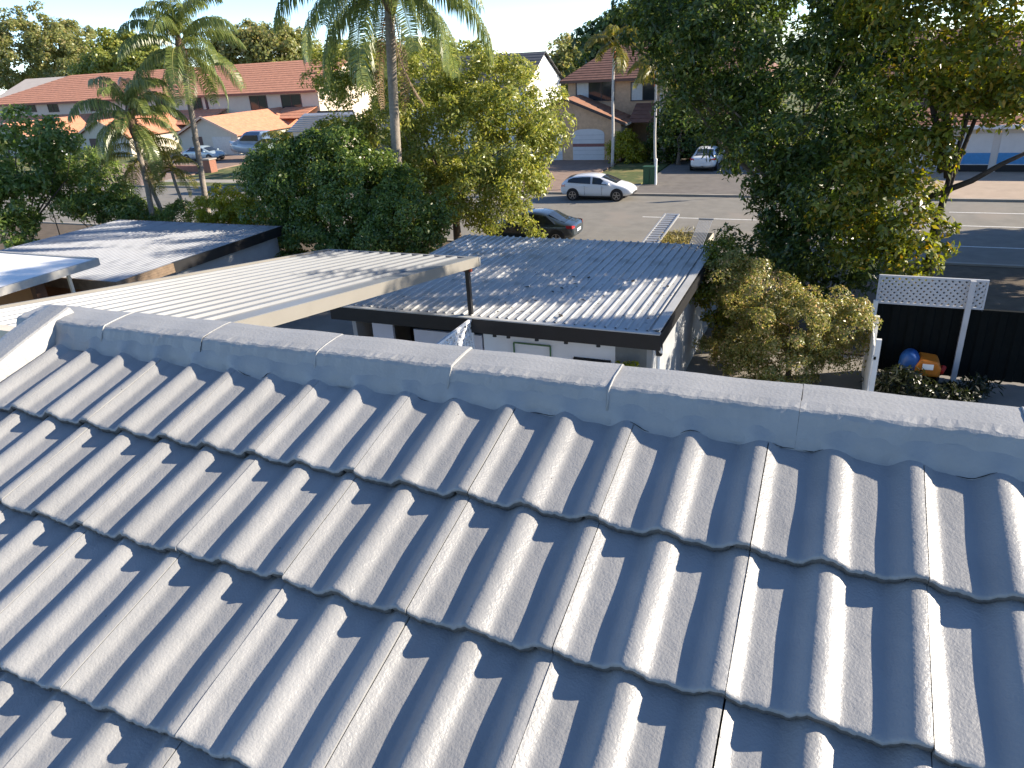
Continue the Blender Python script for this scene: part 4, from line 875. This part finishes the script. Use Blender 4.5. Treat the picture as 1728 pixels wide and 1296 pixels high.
mb=MB(); mb.box(1.0,20,57.6,66,0,5.6); mb.build('upper_wall',mat('dark_brick',(0.10,0.075,0.06),0.85,0.15,3),rh)
courses(rh,(0.5,57.1,5.5),(20.5,57.1,5.5),(18,62,8.1),(3.5,62,8.1),M_brownt,10); courses(rh,(20.5,66.5,5.5),(0.5,66.5,5.5),(3.5,62,8.1),(18,62,8.1),M_brownt,4)
mb=MB(); mb.add([(0.5,57.1,5.5),(0.5,66.5,5.5),(3.5,62,8.1)],[(0,1,2)]); mb.build('hip_end',M_brownt,rh)
window(rh,4,5.8,3.4,4.7,57.6,MFR)

# ================================================================ STREET THINGS
def lofted(st,name,m,parent,smooth=True):
    mb=MB(); mb.grid(st)
    for i in (0,len(st)-1):
        b=len(mb.v); mb.v.extend([tuple(map(float,q)) for q in st[i]]); mb.f.append(tuple(range(b,b+len(st[i]))))
    return mb.build(name,m,parent,world=False,smooth=smooth)
def car(name,label,loc,rz,paint,L=4.3,W=1.78,H=1.47,kind='hatch',group=None):
    """x forward; stations carry lower body and roof in one loft"""
    t=thing(name,label,'car',loc,group,rz); h=L/2
    # x, half width, bottom, belt, roof(top), roof half width
    if kind=='hatch':
        S_=[(-h,0.70,0.42,0.80,0.86,0.60),(-h+0.06,0.80,0.30,0.96,1.03,0.64),(-h+0.38,0.87,0.24,1.02,1.27,0.60),(-h+0.80,0.89,0.22,0.99,1.39,0.61),(-h+1.35,0.90,0.21,0.95,H-0.015,0.63),(-h+1.95,0.90,0.21,0.92,H,0.63),(-h+2.45,0.90,0.21,0.90,H-0.07,0.62),(-h+3.15,0.89,0.21,0.89,1.12,0.66),(-h+3.45,0.88,0.21,0.88,0.98,0.70),(-h+3.8,0.86,0.22,0.84,0.92,0.66),(-h+4.1,0.79,0.27,0.74,0.81,0.58),(-h+L-0.06,0.70,0.33,0.63,0.69,0.48),(h,0.60,0.40,0.54,0.58,0.40)]
        gi=(1,8); side=(2,7); ws=(6,8); rw=(1,3)
    else:
        S_=[(-h,0.68,0.42,0.78,0.84,0.56),(-h+0.07,0.80,0.30,0.90,0.97,0.66),(-h+0.45,0.87,0.24,0.94,1.03,0.68),(-h+0.75,0.89,0.22,0.95,1.10,0.66),(-h+1.35,0.90,0.21,0.95,1.40,0.62),(-h+1.9,0.90,0.21,0.93,H,0.63),(-h+2.5,0.90,0.21,0.92,H-0.02,0.63),(-h+2.9,0.90,0.21,0.90,H-0.12,0.62),(-h+3.5,0.89,0.21,0.88,1.06,0.66),(-h+3.75,0.88,0.21,0.86,0.95,0.70),(-h+4.15,0.86,0.22,0.80,0.87,0.66),(-h+L-0.2,0.76,0.28,0.68,0.75,0.56),(h,0.58,0.38,0.54,0.60,0.42)]
        gi=(3,9); side=(3,8); ws=(7,9); rw=(2,4)
    k=W/1.8
    def sec(q):
        x,w,zb,zt,zr,wr=q; w*=k; wr*=k
        half=[(0.0,zb),(w*0.80,zb),(w*0.97,zb+0.10),(w,zb+(zt-zb)*0.45),(w*0.995,zt-0.10),(w*0.965,zt),(wr+0.04,zr-0.07 if zr-zt>0.2 else zt+(zr-zt)*0.6),(wr*0.86,zr-0.015),(wr*0.45,zr),(0.0,zr+0.006)]
        return [(x,y,z) for y,z in half]+[(x,-y,z) for y,z in half[-2:0:-1]]
    st=[sec(q) for q in S_]
    body=lofted([s+[s[0]] for s in st],'body',paint,t)
    sub=body.modifiers.new('sub','SUBSURF'); sub.levels=1; sub.render_levels=1
    def lerp(a,b,f): return np.array(a)*(1-f)+np.array(b)*f
    # side windows: front and rear pane each side
    a,b=side; mid=(a+b+1)//2
    for sg in (1,-1):
        for (i0,i1,f0,f1) in ((a,mid,0.10,-0.06),(mid,b,0.06,-0.25)):
            low=[];up=[]
            for i in range(i0,i1+1):
                s=st[i]; p5,p6=np.array(s[5]),np.array(s[6]); lo=lerp(p5,p6,0.10); hi=lerp(p5,p6,0.90)
                low.append(lo);up.append(hi)
            dx=st[i1][0][0]-st[i0][0][0]
            low[0][0]+=f0; up[0][0]+=f0; low[-1][0]+=f1; up[-1][0]+=f1*1.3
            n_=np.array([0,0.016,0.008]); low=[(p+n_)*[1,sg,1] for p in low]; up=[(p+n_)*[1,sg,1] for p in up]
            mb=MB(); mb.grid([low,up]); mb.grid([[p-np.array([0,sg*0.02,0]) for p in low],[p-np.array([0,sg*0.02,0]) for p in up]]); mb.build('side_window',M_glass,t,world=False,fix=False)
    for nm,(i0,i1) in (('windscreen',ws),('rear_window',rw)):
        rows=[]
        for f in (0.06,0.5,0.94):
            fi=i0+(i1-i0)*f; i=min(int(fi),i1-1); fr=fi-i; row=[]
            for j in (7,8,9,10,11):
                q=lerp(st[i][j],st[i+1][j],fr); row.append(q+np.array([0.012 if nm=='windscreen' else -0.012,0,0.014]))
            rows.append(row)
        mb=MB(); mb.grid(rows); mb.grid([[p-np.array([0,0,0.012]) for p in r_] for r_ in rows]); mb.build(nm,M_glass,t,world=False,fix=False,smooth=True)
    # wheels with tyre and rim, dark arches behind
    wx=(-h+0.80,h-0.85); r=0.315
    w0=None
    for x in wx:
        for sg in (1,-1):
            y=sg*(W/2-0.10)
            mb=MB(); mb.tube([(x,sg*(W/2-0.03),0.36),(x,sg*(W/2+0.006),0.36)],[0.385,0.378],20); mb.build('wheel_arch',M_black,t,world=False)
            wh_=bpy.data.objects.new('wheel',None); COL.objects.link(wh_); wh_.parent=t; wh_.location=(x,y,r); BASE[wh_.name]=np.zeros(3)
            mb=MB(); prof_=[(-0.1,r*0.72),(-0.1,r*0.93),(-0.07,r),(0.07,r),(0.115,r*0.93),(0.12,r*0.72)]; 
            rows=[[(pr_*math.cos(a),yy*sg,pr_*math.sin(a)) for yy,pr_ in prof_] for a in [2*math.pi*i/22 for i in range(23)]]
            mb.grid(rows); mb.build('tyre',M_rubber,wh_,world=False,smooth=True)
            mb=MB(); mb.tube([(0,sg*0.03,0),(0,sg*0.05,0)],r*0.72,20)
            mb.build('rim_well',M_black,wh_,world=False)
            mb=MB()
            for s5 in range(5):
                a=s5*2*math.pi/5+0.3; mb.bar((0,sg*0.118,0),(math.cos(a)*r*0.70,sg*0.118,math.sin(a)*r*0.70),0.055,0.02,up=(0,1,0))
            for s5 in range(20):
                a0,a1=2*math.pi*s5/20,2*math.pi*(s5+1)/20; mb.bar((math.cos(a0)*r*0.70,sg*0.117,math.sin(a0)*r*0.70),(math.cos(a1)*r*0.70,sg*0.117,math.sin(a1)*r*0.70),0.022,0.025,up=(0,1,0))
            mb.build('rim',M_alloy,wh_,world=False)
    for sg in (1,-1):
        q=st[-2]; mb=MB()
        mb.grid([[(h-0.42,sg*0.80*k,0.66),(h-0.16,sg*0.72*k,0.60),(h-0.05,sg*0.55*k,0.56)],[(h-0.50,sg*0.81*k,0.79),(h-0.22,sg*0.70*k,0.74),(h-0.12,sg*0.55*k,0.68)]]); mb.build('headlight',mat('lamp_glass',(0.55,0.56,0.58),0.1,0.05,3,spec=0.8),t,world=False,fix=False)
        mb=MB(); x0=-h
        mb.grid([[(x0+0.30,sg*0.885*k,0.80),(x0+0.05,sg*0.80*k,0.78),(x0-0.015,sg*0.56*k,0.77)],[(x0+0.34,sg*0.88*k,0.94),(x0+0.07,sg*0.79*k,0.92),(x0+0.0,sg*0.56*k,0.88)]]); mb.build('tail_light',mat('red_lens',(0.35,0.01,0.015),0.15,0.1,5,spec=0.8),t,world=False,fix=False)
        mb=MB(); mx=st[ws[1]][0][0]-0.42; mb.tube([(mx,sg*0.84*k,0.93),(mx,sg*0.95*k,0.97),(mx-0.02,sg*1.05*k,0.98)],[0.03,0.085,0.05],8); mb.build('mirror',paint,t,world=False,smooth=True)
        for xh in (-0.55,0.45):
            mb=MB(); mb.bar((xh-0.09,sg*(0.905*k),0.80),(xh+0.09,sg*(0.905*k),0.80),0.025,0.03); mb.build('door_handle',paint,t,world=False)
        for xd in (-0.62,0.42):
            mb=MB(); mb.bar((xd,sg*(0.896*k),0.34),(xd-0.02,sg*(0.898*k),0.86),0.010,0.010); mb.build('door_gap',M_black,t,world=False)
    mb=MB(); mb.box(-h-0.02,-h+0.04,-0.26,0.26,0.56 if kind!='hatch' else 0.5,0.68 if kind!='hatch' else 0.62); mb.build('number_plate',MW2,t,world=False)
    mb=MB(); mb.box(h-0.05,h+0.012,-0.38,0.38,0.36,0.47); mb.build('grille',M_black,t,world=False)
    mb=MB(); mb.box(-h+0.35,h-0.4,-W/2+0.2,W/2-0.2,0.16,0.3); mb.build('underbody',M_black,t,world=False)
    return t
P_white=mat('white_car_paint',(0.70,0.71,0.72),0.25,0.02,2,coat=0.6)
P_dark=mat('grey_blue_car_paint',(0.035,0.05,0.062),0.22,0.05,2,metal=0.3,coat=0.8)
P_silver=mat('silver_car_paint',(0.36,0.44,0.47),0.3,0.03,2,metal=0.2,coat=0.5)
car('parked_hatchback','white hatchback parked on the far side of the road',(-13.05,43.05,0.0),0.0,P_white,4.35,1.78,1.46,'hatch')
car('parked_sedan','dark blue grey sedan just beyond the garage roof',(-13.15,32.35,0.0),math.pi,P_dark,4.7,1.80,1.47,'sedan')
car('parked_sedan','white sedan seen from behind in the shaded driveway',(-8.6,54.9,0.085),math.pi/2,P_white,4.7,1.82,1.47,'sedan')
car('parked_sedan','pale silver sedan in front of the orange roofed garage',(-59.3,58.6,0.085),0.0,P_silver,4.6,1.8,1.45,'sedan')
gq=ground(98,270)
car('parked_hatchback','white hatchback glimpsed through the shrubs at left',(gq[0],gq[1],0.0),math.pi,P_white,4.2,1.75,1.46,'hatch')
# boat on a trailer
bo=thing('covered_boat','blue grey boat under cover standing on a trailer','boat',(-53.6,59.5,0.085))
rows=[]
for i in range(13):
    s=i/12; x=-2.9+5.8*s; w=1.15*min(1,(s*2.1)**0.62) if s<0.5 else 1.15; bot=0.75-0.28*min(1,s*2.2)+0.0; top=1.62-0.22*s; keel=0.95-0.45*min(1,s*2.0)
    rows.append([(x,0,keel),(x,w*0.75,bot+0.1),(x,w,bot+0.45),(x,w*1.02,top),(x,w*0.9,top+0.05),(x,w*0.5,top+0.12),(x,0,top+0.15),(x,-w*0.5,top+0.12),(x,-w*0.9,top+0.05),(x,-w*1.02,top),(x,-w,bot+0.45),(x,-w*0.75,bot+0.1),(x,0,keel)])
lofted(rows,'hull',mat('boat_grey',(0.30,0.36,0.40),0.3,0.06,2,coat=0.5),bo)
rows=[]
for x,hgt,w in ((-2.2,0.05,0.55),(-1.7,0.25,0.75),(-0.9,0.55,0.88),(-0.2,1.05,0.9),(0.15,1.18,0.9),(1.8,1.15,0.9),(2.2,0.7,0.92),(2.6,0.15,0.92)):
    rows.append([(x,w*1.06,1.48),(x,w,1.5+hgt*0.75),(x,w*0.78,1.5+hgt*0.97),(x,0,1.5+hgt),(x,-w*0.78,1.5+hgt*0.97),(x,-w,1.5+hgt*0.75),(x,-w*1.06,1.48)])
lofted(rows,'canopy_cover',mat('blue_cover',(0.10,0.15,0.23),0.4,0.25,2,coat=0.2),bo,smooth=False)
for sg in (1,-1):
    mb=MB(); mb.add([(-0.75,sg*0.955,1.85),(0.0,sg*0.955,2.35),(1.6,sg*0.955,2.35),(1.6,sg*0.975,1.80)],[(0,1,2,3)]); mb.build('side_screen',M_glass,bo,world=False,fix=False)
mb=MB(); mb.bar((-5.0,0,0.42),(2.6,0.6,0.45),0.09); mb.bar((-5.0,0,0.42),(2.6,-0.6,0.45),0.09); mb.build('trailer_frame',M_alu,bo,world=False)
mb=MB(); mb.tube([(-4.9,0,0.0),(-4.9,0,0.6)],0.05,8); mb.build('jockey_wheel',M_alu,bo,world=False)
for x in (0.6,1.3):
    for sg in (1,-1):
        mb=MB(); mb.tube([(x,sg*0.95,0.30),(x,sg*1.15,0.30)],0.3,16); mb.build('wheel',M_rubber,bo,world=False)
for q in (-1.5,0,1.5):
    mb=MB(); mb.bar((q,-0.6,0.45),(q,-0.6,0.85),0.06); mb.bar((q,0.6,0.45),(q,0.6,0.85),0.06); mb.build('support',M_alu,bo,world=False)
# brick letterbox pier with low wall
lb_=thing('brick_letterbox','brick letterbox pier with low wall on the lawn by the road','letterbox',(-51.6,51.4,0.0))
mb=MB(); mb.box(-52.0,-51.2,51.0,51.8,0,1.15); mb.build('pier',mat('red_brick',(0.26,0.12,0.08),0.85,0.2,8,0.3,30),lb_)
mb=MB(); mb.box(-52.08,-51.12,50.92,51.88,1.15,1.25); mb.build('cap',M_conc,lb_)
mb=MB(); mb.box(-57.5,-52.0,51.2,51.6,0,0.62); mb.build('low_wall',mat('red_brick',(0.26,0.12,0.08)),lb_)
# green service box and street pole
gb=ground(1098,312)
sb=thing('service_box','green electrical service box beside the driveway','box',(gb[0],gb[1],0.05))
mb=MB(); mb.box(-0.45,0.35,-0.25,0.25,0,1.05); mb.box(-0.5,0.4,-0.3,0.3,1.0501,1.12); sb_=mb.build('cabinet',mat('service_green',(0.035,0.10,0.05),0.5),sb,world=False)
mb=MB(); mb.box(-0.05,-0.03,-0.262,-0.2505,0.1,0.98); mb.build('door_seam',M_black,sb,world=False)
sp=thing('street_pole','white painted short post beside the green service box','pole',(gb[0]+0.42,gb[1]-0.45,0.05))
mb=MB(); mb.tube([(0,0,0),(0,0,1.6)],0.07,10); mb.build('post',M_white,sp,world=False)
mb=MB(); mb.tube([(0,0,1.55),(0,0,1.66)],[0.09,0.06],10); mb.build('cap',M_white,sp,world=False)
# blue parking sign behind the tree
sg_=thing('parking_sign','blue and white parking sign glimpsed through the dark tree','sign',(-4.37,44.6,0.05))
mb=MB(); mb.tube([(0,0,0),(0,0,2.6)],0.03,8); mb.build('post',M_alu,sg_,world=False)
mb=MB(); mb.box(-0.36,0.36,-0.05,-0.035,1.75,2.65); mb.build('plate',M_white,sg_,world=False)
mb=MB(); mb.box(-0.32,0.32,-0.056,-0.0505,1.8,2.6); mb.build('blue_field',mat('sign_blue',(0.02,0.16,0.50),0.5),sg_,world=False)
# ladder trailer behind the garage
lt=thing('work_trailer','box trailer of dry clippings with an aluminium rack behind the garage','trailer',(-5.5,29.0,0.085))
mb=MB(); mb.box(-1.05,1.05,-1.7,1.7,0.45,0.55); mb.build('deck',mat('trailer_deck',(0.25,0.2,0.13),0.8),lt,world=False)
for q in ((-1.08,-1.05,-1.7,1.7),(1.05,1.08,-1.7,1.7),(-1.05,1.05,-1.73,-1.7),(-1.05,1.05,1.7,1.73)):
    mb=MB(); mb.box(q[0],q[1],q[2],q[3],0.40,0.95); mb.build('side_board',mat('trailer_side',(0.45,0.40,0.30),0.6,0.1,3),lt,world=False)
rl=random.Random(2)
rngc=np.random.default_rng(8); Pc=np.c_[rngc.uniform(-0.7,0.45,900),rngc.uniform(-1.6,1.5,900),rngc.uniform(0.6,1.15,900)]
V,Fq=leaves(rngc,Pc+np.array(BASE[lt.name]),rngc.normal(size=(900,3))*0.5+[0,0,0.6],0.26,0.035,-0.6); stuff(fastmesh('garden_clippings',V,Fq,leafmat('dry_grass',(0.12,0.12,0.03),(0.30,0.26,0.09),(0.42,0.36,0.16)),lt))
for i in range(10):
    mb=MB(); x=0.55+i*0.055; mb.bar((x,-0.9,1.0),(x,1.4,1.55),0.02,0.02); mb.build('rack_bar',M_alu,lt,world=False)
for yy,zz in ((-0.9,1.02),(1.4,1.57)):
    mb=MB(); mb.bar((0.5,yy,zz),(1.1,yy,zz),0.05); mb.build('rack_rail',M_alu,lt,world=False)
for sx_ in (-0.75,0.75):
    for sy_ in (0.0,):
        mb=MB(); mb.tube([(sx_*1.5,sy_,0.30),(sx_*1.5+0.15*(1 if sx_>0 else -1),sy_,0.30)],0.3,16); mb.build('wheel',M_rubber,lt,world=False)
mb=MB(); mb.bar((0,-1.7,0.45),(0,-3.0,0.42),0.08); mb.build('drawbar',M_alu,lt,world=False)
la=thing('ladder','aluminium platform ladder lying on the trailer side','ladder',(-6.45,30.0,0.085))
for x in (-0.30,0.30):
    mb=MB(); mb.bar((x,-2.1,1.05),(x,2.2,1.35),0.05,0.09); mb.build('rail',M_alu,la,world=False)
for i in range(14):
    y=-1.95+i*0.31; z=1.05+0.3*(y+2.1)/4.3; mb=MB(); mb.box(-0.27,0.27,y,y+0.26,z-0.02,z+0.01); mb.build('rung',M_alu,la,world=False)
# overhead wire posts are not visible; lawns over the road
for nm,a,b,c,d in (('lawn',-52.0,-23.4,44.35,58,),('lawn',-15.6,-11.7,44.35,58)):
    s_=MB(); s_.box(a,b,c,d,-0.25,0.07); struct(s_.build(nm,M_grass))
